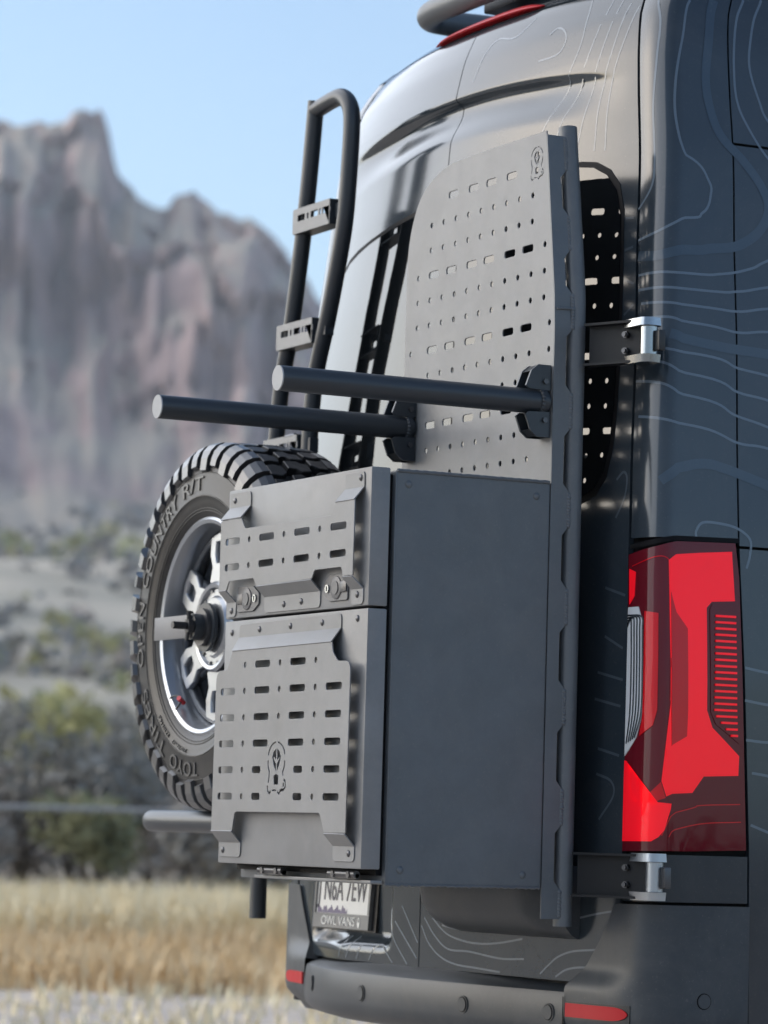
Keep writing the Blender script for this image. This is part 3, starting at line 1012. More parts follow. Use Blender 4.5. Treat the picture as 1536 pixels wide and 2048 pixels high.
# bent side flange with scalloped edge towards the tube
def flange_x(z): return .622 if z < 2.05 else .622 - (z - 2.05) / .376 * .052
def flange():
    zs_sc = []
    edge = []        # (z, depth) along the scalloped edge from bottom to top
    stitch = []
    full, cut = .0405, .026
    cen = (.815, 1.02, 1.225, 1.43, 1.63, 1.835, 2.042, 2.21, 2.382)
    for q, c in enumerate(cen):
        h0, h1 = c - .036, c + .036
        stitch.append((max(h0, .797), min(h1, 2.415)))
        if q > 0: edge += [(h0 - .018, cut), (h0, full)]
        else: edge.append((.792, full))
        edge += [(h1, full), (h1 + .018, cut)] if q < len(cen) - 1 else [(2.418, full)]
    v, f = [], []
    th = .004
    for z, d in edge:
        x = flange_x(z)
        v += [(x, YP - .0018, z), (x, YP + d, z), (x + th, YP - .0018, z), (x + th, YP + d, z)]
    for i in range(len(edge) - 1):
        a, b = 4 * i, 4 * i + 4
        f += [(a, b, b + 1, a + 1), (a + 2, a + 3, b + 3, b + 2), (a + 1, b + 1, b + 3, a + 3), (a, a + 2, b + 2, b)]
    f += [(0, 1, 3, 2), (len(v) - 4, len(v) - 2, len(v) - 1, len(v) - 3)]
    o = mesh_obj('side_flange', v, f, POWDER2, RACK)
    # welded joint across the flange at the bend
    MB().tube([(flange_x(2.05) + .0045, YP + .002, 2.046), (flange_x(2.05) + .0045, YP + .045, 2.048)], .0025, 8).build('bend_weld', POWDER2, o)
    for s0, s1 in stitch:
        mb = MB()
        n = max(3, int((s1 - s0) / .0062))
        for i in range(n):
            z = s0 + (s1 - s0) * (i + .5) / n
            if z > 2.415: continue
            mb.dome((flange_x(z) + .0030 + random.uniform(-.0006, .0006), YP + .0415, z), .0062, (.92, .05, .38), .60, 8, 3)
        if mb.v: mb.build('weld_bead', POWDER2, o)
    return o
flange()
def tube_x(z): return flange_x(z) - .009
TY = -.0440
tp = [(tube_x(.777), TY, .777), (tube_x(1.2), TY, 1.2), (tube_x(1.6), TY, 1.6), (tube_x(1.98), TY, 1.98)]
tp += [(tube_x(2.0) , TY, 2.02), (tube_x(2.06), TY, 2.07), (tube_x(2.1), TY, 2.12), (tube_x(2.44), TY, 2.440)]
MB().tube(tp, .0195, 28).build('side_tube', POWDER2, RACK)

# rear-reaching arms with bolted brackets
def arm(x):
    z = 1.852
    a = MB()
    a.tube([(x, -.7135, z), (x, -.7125, z), (x, YP - .004, z)], .0255, 36)
    A = a.build('carrier_arm', TUBE, RACK)
    MB().tube([(x, -.7165, z), (x, -.7135, z)], .0252, 36).build('end_cap', CAPMAT, A)
    # weld ring
    w = MB()
    for i in range(22):
        t = 2 * math.pi * i / 22
        w.dome((x + .0275 * math.cos(t), YP - .022, z + .0275 * math.sin(t)), .0055, (math.cos(t) * .6, -.8, math.sin(t) * .6), .6, 7, 3)
    w.build('weld_ring', TUBE, A)
    MB().tube([(x, YP - .022, z), (x, YP - .012, z)], .031, 30).build('collar', TUBE, A)
    # faceted hook brackets above and below
    for s in (1, -1):
        br = MB()
        prof = [(YP - .004, z + s * .022), (YP - .055, z + s * .024), (YP - .062, z + s * .030), (YP - .050, z + s * .062), (YP - .034, z + s * .075), (YP - .004, z + s * .075)]
        for dx in (-.024, .016):
            pts = [(x + dx, p[0], p[1]) for p in prof] + [(x + dx + .006, p[0], p[1]) for p in prof]
            n = len(prof)
            fs = [tuple(range(n)) if s < 0 else tuple(reversed(range(n))), tuple(reversed(range(n, 2 * n))) if s < 0 else tuple(range(n, 2 * n))]
            fs += [(i, i + n, (i + 1) % n + n, (i + 1) % n) if s < 0 else (i, (i + 1) % n, (i + 1) % n + n, i + n) for i in range(n)]
            br.add(pts, fs)
        # web joining the two cheeks
        br.add([(x - .024, YP - .050, z + s * .060), (x + .022, YP - .050, z + s * .060), (x + .022, YP - .034, z + s * .0735), (x - .024, YP - .034, z + s * .0735)], [(0, 1, 2, 3), (3, 2, 1, 0)])
        br.add([(x - .024, YP - .034, z + s * .0735), (x + .022, YP - .034, z + s * .0735), (x + .022, YP - .003, z + s * .0735), (x - .024, YP - .003, z + s * .0735)], [(0, 1, 2, 3), (3, 2, 1, 0)])
        b = br.build('arm_bracket', TUBE, A, smooth=False)
        MB().tube([(x + .022, YP - .018, z + s * .040), (x + .028, YP - .018, z + s * .040)], .006, 6).build('bolt', STEEL, b)
arm(.597)
arm(-.004)

# hinge brackets to the van corner
def hinge(zc, m, hk, full):
    """U-bracket welded to the tube, bolted to the body hinge"""
    h = hk
    kx, ky = (.820, .046) if full else (.782, .030)
    a, b = Vector((.640, -.030, 0)), Vector((kx - .022, ky - .006, 0))
    d = (b - a).normalized()
    n = Vector((d.y, -d.x, 0))
    mb = MB()
    def slab(p, q, z0, z1, off0, off1):
        v = []
        for pt in (p, q):
            for o in (off0, off1):
                for z in (z0, z1):
                    w = pt + n * o
                    v.append((w.x, w.y, z))
        mb.add(v, [(0, 1, 3, 2), (4, 6, 7, 5), (0, 4, 5, 1), (2, 3, 7, 6), (0, 2, 6, 4), (1, 5, 7, 3)])
    slab(a, b, zc - h, zc + h, -.010, -.005)
    slab(a, b + d * .002, zc + h - .001, zc + h + .004, -.010, .016)
    slab(a, b + d * .002, zc - h - .004, zc - h + .001, -.010, .016)
    B = mb.build('hinge_bracket', DARKCOAT, RACK, smooth=False)
    for s in (1, -1):
        c = a.lerp(b, .72)
        c = Vector((c.x, c.y, zc + s * h * .42))
        t = MB().tube([c - n * .005, c + n * .004], .0075, 6)
        t.tube([c + n * .004, c + n * .009], .0048, 12)
        t.build('bolt', STEEL, B)
    # knuckle
    k = Vector((kx, ky, zc))
    kn = MB().tube([k + Vector((0, 0, -h * .72)), k + Vector((0, 0, h * .72))], .0185, 8 if not full else 20)
    K = kn.build('hinge_knuckle', m, RACK, angle=rad(50))
    for s in (1, -1):
        cb = MB()
        z0, z1 = zc + s * h * .74, zc + s * (h * 1.05 + .004)
        r = .0225
        prof = [(-.055, -.020), (-.050, -.028), (.010, -.026), (.022, -.016), (.025, 0), (.022, .016), (.010, .022), (-.050, .020)]
        v = [(k.x + q[0], k.y + q[1], z0) for q in prof] + [(k.x + q[0] * .95, k.y + q[1] * .93, z1) for q in prof]
        n_ = len(prof)
        fs = [tuple(reversed(range(n_))), tuple(range(n_, 2 * n_))] + [(i, (i + 1) % n_, (i + 1) % n_ + n_, i + n_) for i in range(n_)]
        if s < 0: fs = [tuple(reversed(q)) for q in fs]
        cb.add(v, fs)
        cb.build('hinge_cap', m, K, angle=rad(50))
    lg = MB().box((k.x + .012, k.y + .004, zc - h * .55), (k.x + .034, k.y + .020, zc + h * .5), .003)
    lg.build('hinge_leaf', STEEL if full else DARKPLASTIC, K)
hinge(1.972, CHROME, .040, False)
hinge(.884, CAST, .041, True)

# ---------------------------------------------------------------- storage box
BOX = empty('storage_box', (.28, -.30, .854), 'large black steel storage box with two slotted latching doors hung on the cargo rack', 'storage box')
X0, X1 = -.060, .625
BODY = MB()
BODY.box((X0, -.460, .854), (X1, YP - .003, 1.684), .004)
BD = BODY.build('box_body', POWDER2, BOX)
MB().box((X0 + .012, -.474, .872), (X1 - .014, -.459, 1.676)).build('dark_gap_core', GAP, BD, smooth=False)  # black core added to make the gap between doors and body dark
# the side sheet, very slightly drummed like any thin plate
def side_sheet():
    ys, zs = lin(-.4555, YP - .0075, 24), lin(.8585, 1.6795, 52)
    v = []
    for z in zs:
        for y in ys:
            e = min(1.0, min(y - ys[0], ys[-1] - y) / .05) * min(1.0, min(z - zs[0], zs[-1] - z) / .05)
            v.append((X1 + .0004 + e * (.0010 + .0012 * noise.noise(Vector((y * 7, z * 6, 3.1))) + .0004 * noise.noise(Vector((y * 19, z * 17, 8.0)))), y, z))
    n = len(ys)
    f = [(i * n + j, i * n + j + 1, (i + 1) * n + j + 1, (i + 1) * n + j) for i in range(len(zs) - 1) for j in range(n - 1)]
    mesh_obj('side_sheet', v, f, POWDER2, BOX, True)
side_sheet()
# bent and welded top edge of the side sheet
wt = MB()
random.seed(3)
p = []
for i in range(60):
    q = i / 59
    p.append((X1 + .001, -.457 + q * .351, 1.6835 + .0004 * math.sin(i * 1.9) + random.uniform(-.0004, .0004)))
wt.tube(p, .0038, 8)
wt.build('weld_seam', POWDER2, BD)
wb = MB()
p = [(X1 - .001, -.459 + i / 59 * .353, .8545 + .001 * math.sin(i * 2.3) + random.uniform(-.0008, .0008)) for i in range(60)]
wb.tube(p, .0030, 8)
wb.build('weld_seam', POWDER2, BD)
def rivet(c, axis, parent, r=.0072, m=None):
    mb = MB().dome(c, r, axis, .55, 12, 4)
    return mb.build('rivet', m or STEEL, parent, angle=rad(60))
for y, z in ((-.431, 1.657), (-.136, 1.653), (-.427, .884), (-.147, .880)):
    rivet((X1 + .0008, y, z), (1, 0, 0), BD, .0078, POWDER2)

YD = -.514
def door(z0, z1, label):
    mb = MB()
    mb.box((X0 - .001, YD, z0), (X1 - .001, YD + .043, z1), .0035)
    D = mb.build('box_door', POWDER, BOX)
    D['label'] = label
    return D
DU = door(1.4085, 1.688, 'upper drop-down door with two latches')
DL = door(.884, 1.4035, 'lower door with an emblem cut into its slotted plate')
# molle plates standing off the doors
YM = -.536
TH = .0028
SX, HX = (.015, .186, .357, .527), (.099, .271, .441)
SW, SH, HR = .074, .0155, .0070
def strip(a, b, th, name, m, parent):
    """a flat sheet through two parallel edges a=(p,q), b=(p,q), thickened"""
    a0, a1, b0, b1 = [Vector(q) for q in (a[0], a[1], b[0], b[1])]
    n = (a1 - a0).cross(b0 - a0).normalized() * th
    v = [a0, a1, b1, b0, a0 + n, a1 + n, b1 + n, b0 + n]
    return mesh_obj(name, v, [(3, 2, 1, 0), (4, 5, 6, 7), (0, 1, 5, 4), (1, 2, 6, 5), (2, 3, 7, 6), (3, 0, 4, 7)], m, parent)

# lower plate
hl = []
zz = [1.304, 1.249, 1.193, 1.1375, 1.082, 1.026]
for j, z in enumerate(zz):
    for k, x in enumerate(SX):
        if j == 0 and k in (0, 3): continue
        if j >= 4 and k == 1: hl.append(slot2d(.170, z, .042, SH)); continue
        if j >= 4 and k == 2: hl.append(slot2d(.371, z, .042, SH)); continue
        hl.append(slot2d(x, z, SW, SH))
    for k, x in enumerate(HX):
        if j >= 3 and k == 1: continue
        hl.append(circle2d(x, z, HR, 12))
hl += emblem(.271, 1.083, .094, .113)
ol = fillet([(-.049, .953), (.0565, .953), (.068, .994), (.478, .994), (.502, .955), (.597, .955), (.599, 1.297), (.541, 1.299), (.518, 1.317), (.512, 1.338), (.033, 1.335), (.010, 1.296), (-.047, 1.293)],
            [0, 0, .014, .014, 0, 0, .022, .016, .02, 0, 0, .02, .024], 5)
PL = plate('slotted_plate', ol, hl, TH, POWDER, DL, origin=(0, YM, 0), bevel=.0005)
yb = YD - .0015
strip(((.033, YM - TH / 2, 1.3345), (.512, YM - TH / 2, 1.3375)), ((.020, yb, 1.364), (.510, yb, 1.366)), .0025, 'bend', POWDER, PL)
plate('foot', fillet([(.020, 1.363), (.510, 1.365), (.510, 1.397), (.020, 1.393)], [0, 0, .012, .012], 5), [], .0025, POWDER, PL, origin=(0, YD - .0014, 0), bevel=.0004)
for xa, xb in ((-.049, .0565), (.502, .597)):
    strip(((xb, YM - TH / 2, .9535), (xa, YM - TH / 2, .9535)), ((xb, yb, .930), (xa, yb, .930)), .0025, 'bend', POWDER, PL)
    plate('foot', fillet([(xa, .898), (xb, .898), (xb, .931), (xa, .931)], [.012 if xa > .3 else 0, .012, 0, 0], 5), [], .0025, POWDER, PL, origin=(0, YD - .0014, 0), bevel=.0004)
for x, z in ((-.023, 1.378), (.122, 1.380), (.274, 1.381), (.424, 1.382), (.580, 1.384), (-.030, .912), (.574, .914)):
    rivet((x, YD - .0025 if (.02 < x < .51 or z < 1) else YD, z), (0, -1, 0), DL)

# upper plate
hu = []
for z in (1.572, 1.5165):
    for x in SX: hu.append(slot2d(x, z, SW, SH))
    for x in HX: hu.append(circle2d(x, z, HR, 12))
ou = fillet([(-.048, 1.467), (-.012, 1.467), (.001, 1.487), (.126, 1.488), (.141, 1.470), (.409, 1.472), (.421, 1.489), (.546, 1.489), (.553, 1.470), (.597, 1.470), (.597, 1.622), (.512, 1.622), (.496, 1.596), (.076, 1.596), (.056, 1.619), (-.048, 1.619)],
            [0, 0, .012, .012, 0, 0, .012, .012, 0, 0, 0, 0, .012, .016, 0, 0], 5)
PU = plate('slotted_plate', ou, hu, TH, POWDER, DU, origin=(0, YM, 0), bevel=.0005)
for xa, xb in ((-.048, .056), (.512, .597)):
    strip(((xa, YM - TH / 2, 1.6205), (xb, YM - TH / 2, 1.6205)), ((xa, yb, 1.647), (xb, yb, 1.647)), .0025, 'bend', POWDER, PU)
    plate('foot', fillet([(xa, 1.646), (xb, 1.646), (xb, 1.680), (xa, 1.680)], [0, 0, .012, .004], 5), [], .0025, POWDER, PU, origin=(0, YD - .0014, 0), bevel=.0004)
strip(((.409, YM - TH / 2, 1.471), (.141, YM - TH / 2, 1.470)), ((.409, yb, 1.449), (.141, yb, 1.449)), .0025, 'bend', POWDER, PU)
plate('foot', fillet([(.141, 1.414), (.409, 1.414), (.409, 1.450), (.141, 1.450)], [.012, .012, 0, 0], 5), [], .0025, POWDER, PU, origin=(0, YD - .0014, 0), bevel=.0004)
for xa, xb in ((-.048, -.012), (.553, .597)):
    strip(((xb, YM - TH / 2, 1.4685), (xa, YM - TH / 2, 1.4685)), ((xb + .008, yb, 1.445), (xa, yb, 1.445)), .0025, 'bend', POWDER, PU)
    plate('foot', fillet([(xa, 1.412), (xb + .008, 1.412), (xb + .008, 1.446), (xa, 1.446)], [.010, .012, 0, 0], 5), [], .0025, POWDER, PU, origin=(0, YD - .0014, 0), bevel=.0004)
for x, z in ((-.023, 1.664), (.582, 1.668), (.238, 1.428), (.322, 1.430), (-.024, 1.425), (.580, 1.432)):
    rivet((x, YD - .0025, z), (0, -1, 0), DU)

# compression latches with round bosses
def latch(cx, cz, s):
    o = fillet([(cx - s * .050, cz - .026), (cx + s * .030, cz - .026), (cx + s * .058, cz - .012), (cx + s * .058, cz + .010), (cx + s * .030, cz + .026), (cx - s * .050, cz + .028)], .006, 4)
    if s < 0: o = o[::-1]
    L = plate('latch', o, [], .004, LATCH, DU, origin=(0, YD - .002, 0), bevel=.0008)
    MB().tube([(cx, YD - .003, cz), (cx, YD - .006, cz), (cx, YD - .0066, cz)], .024, 24, r_list=[.024, .023, .021]).build('boss', LATCH, L)
    MB().tube([(cx, YD - .0064, cz), (cx, YD - .0085, cz)], .0135, 20).build('push_button', LATCH, L)
    kx = cx + s * .040
    MB().tube([(kx, YD - .003, cz), (kx, YD - .007, cz)], .0085, 16).build('key_lock', CHROME, L)
    MB().box((kx - .0015, YD - .0076, cz - .005), (kx + .0015, YD - .0068, cz + .005)).build('keyhole', GAP, L, smooth=False)
    MB().box((cx - s * .048, YD - .007, cz - .010), (cx - s * .020, YD - .001, cz + .012), .001).build('latch_tongue', STEEL, L)
latch(.056, 1.447, 1)
latch(.487, 1.450, -1)
# lower hinge ledge and hinges
LG = MB().box((.075, -.490, .856), (X1 - .004, -.464, .862), .001).build('hinge_ledge', POWDER, BOX)
for xa, xb in ((.12, .235), (.455, .575)):
    h = MB()
    h.tube([(xa, -.498, .873), (xb, -.498, .873)], .0075, 12)
    h.box((xa, -.500, .864), (xb, -.492, .874))
    H = h.build('door_hinge', STEEL, BOX)
    for q in (.22, .80):
        x = xa + (xb - xa) * q
        MB().tube([(x, -.507, .872), (x, -.498, .872)], .0075, 6).build('hinge_bolt', STEEL, H)

# ---------------------------------------------------------------- spare wheel
WC = Vector((-.462, -.27, 1.417))
WHEEL = empty('spare_wheel', WC, 'spare wheel with chunky tyre and silver alloy rim hung left of the storage box', 'spare wheel')
TPROF = [(.238, -.100), (.244, -.110), (.254, -.118), (.267, -.124), (.285, -.1285), (.294, -.1300), (.297, -.1315), (.301, -.1315), (.304, -.1305), (.345, -.1295), (.368, -.1250), (.382, -.1160), (.392, -.1020), (.399, -.080), (.405, -.04)]
TPROF = TPROF + [(.406, 0)] + [(r, -a) for r, a in reversed(TPROF)]
v, f = lathe(TPROF, 120, WC)
f = [tuple(reversed(q)) for q in f]
TYRE = mesh_obj('tyre', v, f, RUBBER, WHEEL, True, angle=rad(30))
NP = 44
def wheel_child(name, me, ang):
    o = bpy.data.objects.new(name, me)
    o.location = WC
    link(o, TYRE)
    o.rotation_euler = (0, ang, 0)
    return o
def block_mesh(name, poly, r0, r1, m, taper=.92):
    """poly in (axial, arc length); a tread block standing at the top of the wheel"""
    n = len(poly)
    ca = sum(p[0] for p in poly) / n
    cs = sum(p[1] for p in poly) / n
    def pos(a, s, r):
        t = s / .418
        return (r * math.sin(t), a, r * math.cos(t))
    v = [pos(a, s, r0) for a, s in poly]
    mid = r1 - .0015
    v += [pos(ca + (a - ca) * (taper + .04), cs + (s - cs) * (taper + .04), mid - .4 * (a / .13) ** 2 * .01) for a, s in poly]
    v += [pos(ca + (a - ca) * (taper - .03), cs + (s - cs) * (taper - .03), r1 - .4 * (a / .13) ** 2 * .01) for a, s in poly]
    f = [tuple(range(2 * n, 3 * n))]
    for k in (0, n):
        for i in range(n):
            j = (i + 1) % n
            f.append((i + k, j + k, j + k + n, i + k + n))
    area = sum(a[0] * b[1] - b[0] * a[1] for a, b in zip(poly, poly[1:] + poly[:1]))
    if area > 0: f = [tuple(reversed(q)) for q in f]
    me = bpy.data.meshes.new(name)
    me.from_pydata(v, [], f)
    me.materials.append(m)
    return me
P = 2 * math.pi * .418 / NP
rowC = [block_mesh('tread_block', [(-.029, -.024), (.004, -.026), (.012, -.016), (.030, -.012), (.029, .022), (.002, .026), (-.008, .014), (-.029, .012)], .402, .4250, RUBBER),
        block_mesh('tread_block', [(-.030, -.020), (-.004, -.026), (.006, -.012), (.028, -.010), (.029, .024), (-.004, .024), (-.012, .012), (-.030, .016)], .402, .4245, RUBBER)]
rowL = [block_mesh('tread_block', [(-.080, -.020), (-.060, -.026), (-.040, -.018), (-.036, .012), (-.052, .024), (-.080, .020)], .400, .4240, RUBBER),
        block_mesh('tread_block', [(-.078, -.024), (-.056, -.022), (-.037, -.008), (-.037, .022), (-.060, .018), (-.078, .024)], .400, .4240, RUBBER)]
rowR = [block_mesh('tread_block', [(-a, -s) for a, s in ([(-.080, -.020), (-.060, -.026), (-.040, -.018), (-.036, .012), (-.052, .024), (-.080, .020)], [(-.078, -.024), (-.056, -.022), (-.037, -.008), (-.037, .022), (-.060, .018), (-.078, .024)])[k]], .400, .4240, RUBBER) for k in (0, 1)]
def shoulder_mesh(name, side, long, w0, skew):
    out = [(.4225, .080), (.4215, .098), (.4150, .114), (.4010, .1275), (.384, .1345), (.356 if long else .368, .1375 if long else .137)]
    inn = [(.350 if long else .362, .127), (.372, .118), (.394, .080)]
    poly = out + inn
    n = len(poly)
    v = []
    for sgn in (-1, 1):
        for i, (r, a) in enumerate(poly):
            wd = w0 * (1 if i < 2 else (.93 if i < 4 else .8))
            s = sgn * wd + skew * (a - .086) / .06
            t = s / .41
            v.append((r * math.sin(t), side * a, r * math.cos(t)))
    f = [tuple(range(n)), tuple(reversed(range(n, 2 * n)))]
    for i in range(n):
        j = (i + 1) % n
        f.append((j, i, i + n, j + n))
    if side < 0:
        pass
    me = bpy.data.meshes.new(name)
    me.from_pydata(v, [], f)
    bm = bmesh.new(); bm.from_mesh(me)
    bmesh.ops.recalc_face_normals(bm, faces=bm.faces[:])
    bm.to_mesh(me); bm.free()
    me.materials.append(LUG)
    return me
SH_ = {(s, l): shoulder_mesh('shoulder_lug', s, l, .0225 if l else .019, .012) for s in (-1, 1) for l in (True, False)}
for k in range(NP):
    a = 2 * math.pi * k / NP
    wheel_child('tread_block', rowC[k % 2], a)
    wheel_child('tread_block', rowL[k % 2], a + .35 * P / .418)
    wheel_child('tread_block', rowR[k % 2], a + .65 * P / .418)
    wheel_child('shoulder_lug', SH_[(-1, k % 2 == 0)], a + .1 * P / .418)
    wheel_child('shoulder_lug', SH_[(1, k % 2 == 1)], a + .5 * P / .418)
# fine sidewall ridges
for r_ in (.264, .270, .298, .352):
    ax = interp([(p[0], p[1]) for p in TPROF[:15]], r_)
    pr = [(r_ - .0016, ax + .001), (r_ - .0007, ax - .0014), (r_ + .0007, ax - .0014), (r_ + .0016, ax + .001)]
    v, f = lathe(pr, 96, WC)
    mesh_obj('sidewall_ridge', v, [tuple(reversed(q)) for q in f], RUBBER, TYRE, True, angle=rad(30))
def sidewall_text(s, size, phi, R, width=None):
    me = text_mesh('sidewall_lettering', s, size, .0016, 1.05)
    xs = [q.co.x for q in me.vertices]
    x0, x1 = min(xs), max(xs)
    k = width / (x1 - x0) if width else 1
    for q in me.vertices:
        u, w, d = (q.co.x - (x0 + x1) / 2) * k, q.co.y, q.co.z
        ph = phi + u / R
        r = R + w
        ax = interp([(p[0], p[1]) for p in TPROF[:15]], r)
        q.co = (WC.x + r * math.sin(ph), WC.y + ax - .0012 - d, WC.z + r * math.cos(ph))
    me.flip_normals()
    me.materials.clear()
    me.materials.append(RUBBERL)
    o = bpy.data.objects.new('sidewall_lettering', me)
    link(o, TYRE)
def word_row(words, size, phi, width):
    """words set clockwise round the sidewall, each its own piece"""
    n = sum(len(w) for w in words) + .7 * (len(words) - 1)
    at = -.5
    for w in words:
        k = len(w) / n
        sidewall_text(w, size, phi + (at + k / 2) * width / .326, .326, width * k * .96)
        at += k + .7 / n
word_row(('OPEN', 'COUNTRY', 'R/T'), .046, rad(-52), .61)
word_row(('TOYO', 'TIRES'), .046, rad(-150), .40)
sidewall_text('275/70R17', .013, rad(-163), .288, .085)
sidewall_text('121/118S', .013, rad(-142), .288, .075)

# rim
RS = 1.045
v, f = lathe([(r * RS, y) for r, y in [(.231, -.104), (.239, -.108), (.240, -.115), (.234, -.1185), (.226, -.115), (.221, -.104), (.2165, -.085), (.214, -.050), (.200, -.042), (.196, .03), (.190, .10), (.236, .115)]], 96, WC)
f = [tuple(reversed(q)) for q in f]
RIM = mesh_obj('rim', v, f, ALLOY, WHEEL, True, angle=rad(30))
# spoked face with real windows
def polar(r, a): return (r * RS * math.sin(a), r * RS * math.cos(a))
face_holes = []
for k in range(6):
    a = rad(60 * k + 30)
    w = [polar(.198, a - .40), polar(.201, a - .2), polar(.202, a), polar(.201, a + .2), polar(.198, a + .40), polar(.150, a + .28), polar(.118, a + .20), polar(.112, a), polar(.118, a - .20), polar(.150, a - .28)]
    face_holes.append(fillet(w, .008, 3))
    face_holes.append(circle2d(*polar(.083, rad(60 * k)), .0085, 12))
FACE = plate('wheel_face', circle2d(0, 0, .212 * RS, 96), face_holes, .022, ALLOYD, RIM, origin=(WC.x, WC.y - .060, WC.z), bevel=.003)
for k in range(6):
    a = rad(60 * k)
    o1 = [polar(.200, a - .20), polar(.206, a), polar(.200, a + .20), polar(.165, a + .26), polar(.135, a + .22), polar(.106, a + .40), polar(.098, a), polar(.106, a - .40), polar(.135, a - .22), polar(.165, a - .26)]
    hole = fillet([polar(.190, a - .09), polar(.190, a + .09), polar(.160, a + .12), polar(.140, a + .09), polar(.140, a - .09), polar(.160, a - .12)], .004, 3)
    plate('spoke', fillet(o1, .005, 3), [hole], .016, ALLOY, FACE, origin=(WC.x, WC.y - .076, WC.z), bevel=.002)
v, f = lathe([(.100, -.070), (.104, -.090), (.098, -.096), (.090, -.094), (.086, -.086), (.072, -.086), (.066, -.094), (.0, -.094)], 48, WC)
mesh_obj('hub', v, [tuple(reversed(q)) for q in f], ALLOY, RIM, True, angle=rad(30))
for k in range(12):
    a = rad(30 * k + 15)
    x, z = polar(.081, a)
    MB().box((WC.x + x - .006, WC.y - .0895, WC.z + z - .003), (WC.x + x + .006, WC.y - .085, WC.z + z + .003)).build('hub_notch', ALLOYD, RIM, smooth=False)
# valve with red cap and loop
val = WC + Vector((-.135, -.100, -.172))
MB().tube([val, val + Vector((.012, -.018, .010))], .006, 10).build('valve', REDCAP, RIM)
lp = [val + Vector((-.03 * math.cos(t) - .02, -.012 - .004 * math.sin(2 * t), .016 * math.sin(t))) for t in lin(0, 2 * math.pi, 18)]
MB().tube(lp, .0022, 8).build('valve_tether', DARKPLASTIC, RIM)

# ---------------------------------------------------------------- wheel carrier
CARR = empty('wheel_carrier', (-.60, -.2, .75), 'black tubular carrier holding the spare wheel, its curved bar under the tyre', 'wheel carrier')
bar = smooth_path([(-.30, -.335, .972), (-.60, -.335, .972), (-.79, -.335, .972), (-.862, -.322, .972), (-.895, -.28, .972), (-.90, -.20, .972), (-.895, -.05, .972)], 6)
MB().tube(bar, .0255, 24).build('lower_bar', TUBE, CARR)
MB().tube([(-.47, -.372, 1.415), (-.47, -.06, 1.415)], .040, 24).build('spindle', TUBE, CARR)
MB().tube([(-.30, -.335, .972), (-.28, -.32, .98), (-.26, -.26, 1.0), (-.26, -.06, 1.0)], .0255, 20).build('lower_bar_return', TUBE, CARR)
MB().tube([(-.86, -.06, 1.415), (-.08, -.06, 1.415)], .022, 18).build('cross_tube', TUBE, CARR)
MB().tube([(-.86, -.06, 1.0), (-.08, -.06, 1.0)], .022, 18).build('cross_tube', TUBE, CARR)
MB().tube([(-.08, -.06, .98), (-.08, -.06, 1.62)], .0195, 18).build('inner_tube', TUBE, CARR)
# mounting hub in front of the rim
MB().tube([(-.47, -.372, 1.415), (-.47, -.381, 1.415)], .056, 32).build('mount_disc', TUBE, CARR)
MB().tube([(-.47, -.381, 1.415), (-.47, -.392, 1.415)], .043, 32).build('clamp_disc', STEEL, CARR)
MB().box((-.665, -.4205, 1.3885), (-.462, -.4155, 1.4415), .0008).build('clamp_bar', BARPAINT, CARR)
MB().tube([(-.47, -.392, 1.415), (-.47, -.4155, 1.415)], .030, 24).build('spacer', TUBE, CARR)
nt_ = MB().tube([(-.452, -.4205, 1.415), (-.452, -.433, 1.415)], .017, 6)
NUT = nt_.build('clamp_nut', DARKPLASTIC, CARR)
MB().tube([(-.452, -.433, 1.415), (-.452, -.468, 1.415)], .0085, 12).build('stud', DARKPLASTIC, NUT)
for s in (-1, 1):
    MB().tube([(-.452, -.428, 1.415), (-.452 + s * .004, -.430, 1.415 + s * .034)], .005, 8).build('nut_wing', DARKPLASTIC, NUT)

# ---------------------------------------------------------------- ladder on the left door
LAD = empty('rear_ladder', (-.86, -.04, .745), 'black tubular ladder with slotted steps on the left rear door', 'ladder')
LY = -.040
lpth = smooth_path([(-.862, LY, .745), (-.862, LY, 1.3), (-.852, LY, 1.80), (-.839, LY, 1.915), (-.815, LY, 2.05), (-.769, LY, 2.19), (-.711, LY, 2.451), (-.672, LY, 2.712)], 6)
MB().tube(lpth, .0205, 22).build('side_tube', TUBE, LAD)
rp = smooth_path([(-.660, LY, 1.62), (-.655, LY, 1.863), (-.633, LY, 2.03), (-.575, LY, 2.167), (-.532, LY, 2.28), (-.496, LY, 2.396), (-.480, LY, 2.53), (-.475, LY, 2.628), (-.487, LY, 2.668), (-.520, LY, 2.694), (-.565, LY, 2.700), (-.672, LY, 2.690)], 6)
MB().tube(rp, .0205, 22).build('side_tube', TUBE, LAD)
def step(z, xl, xr):
    L = Vector((xl, 0, z))
    out = [(xl - .018, z - .034), (xr - .020, z - .034), (xr - .020, z + .026), (xl - .018, z + .026)]
    hs = []
    w = xr - xl
    for q in (.14, .50, .82):
        hs.append(slot2d(xl + w * q, z + .002, .040, .016, .25))
    for q in (.32, .66):
        hs.append(slot2d(xl + w * q, z + .002, .010, .016, .4))
    S = plate('step', fillet(out, .004, 2), hs, .003, POWDER, LAD, origin=(0, LY - .024, 0), bevel=.0004)
    mb = MB()
    mb.box((xr - .0195, LY - .0255, z - .034), (xr - .0165, LY + .018, z + .026))
    mb.box((xl - .018, LY - .0225, z - .0345), (xr - .0195, LY + .018, z - .0315))
    mb.box((xl - .018, LY - .0225, z + .0235), (xr - .0195, LY + .018, z + .0265))
    mb.box((xr - .016, LY - .012, z - .02), (xr + .028, LY + .012, z + .016), .002)
    mb.build('step_channel', TUBE, S, smooth=False)
step(2.425, -.712, -.512)
step(2.150, -.785, -.590)
step(1.875, -.842, -.655)
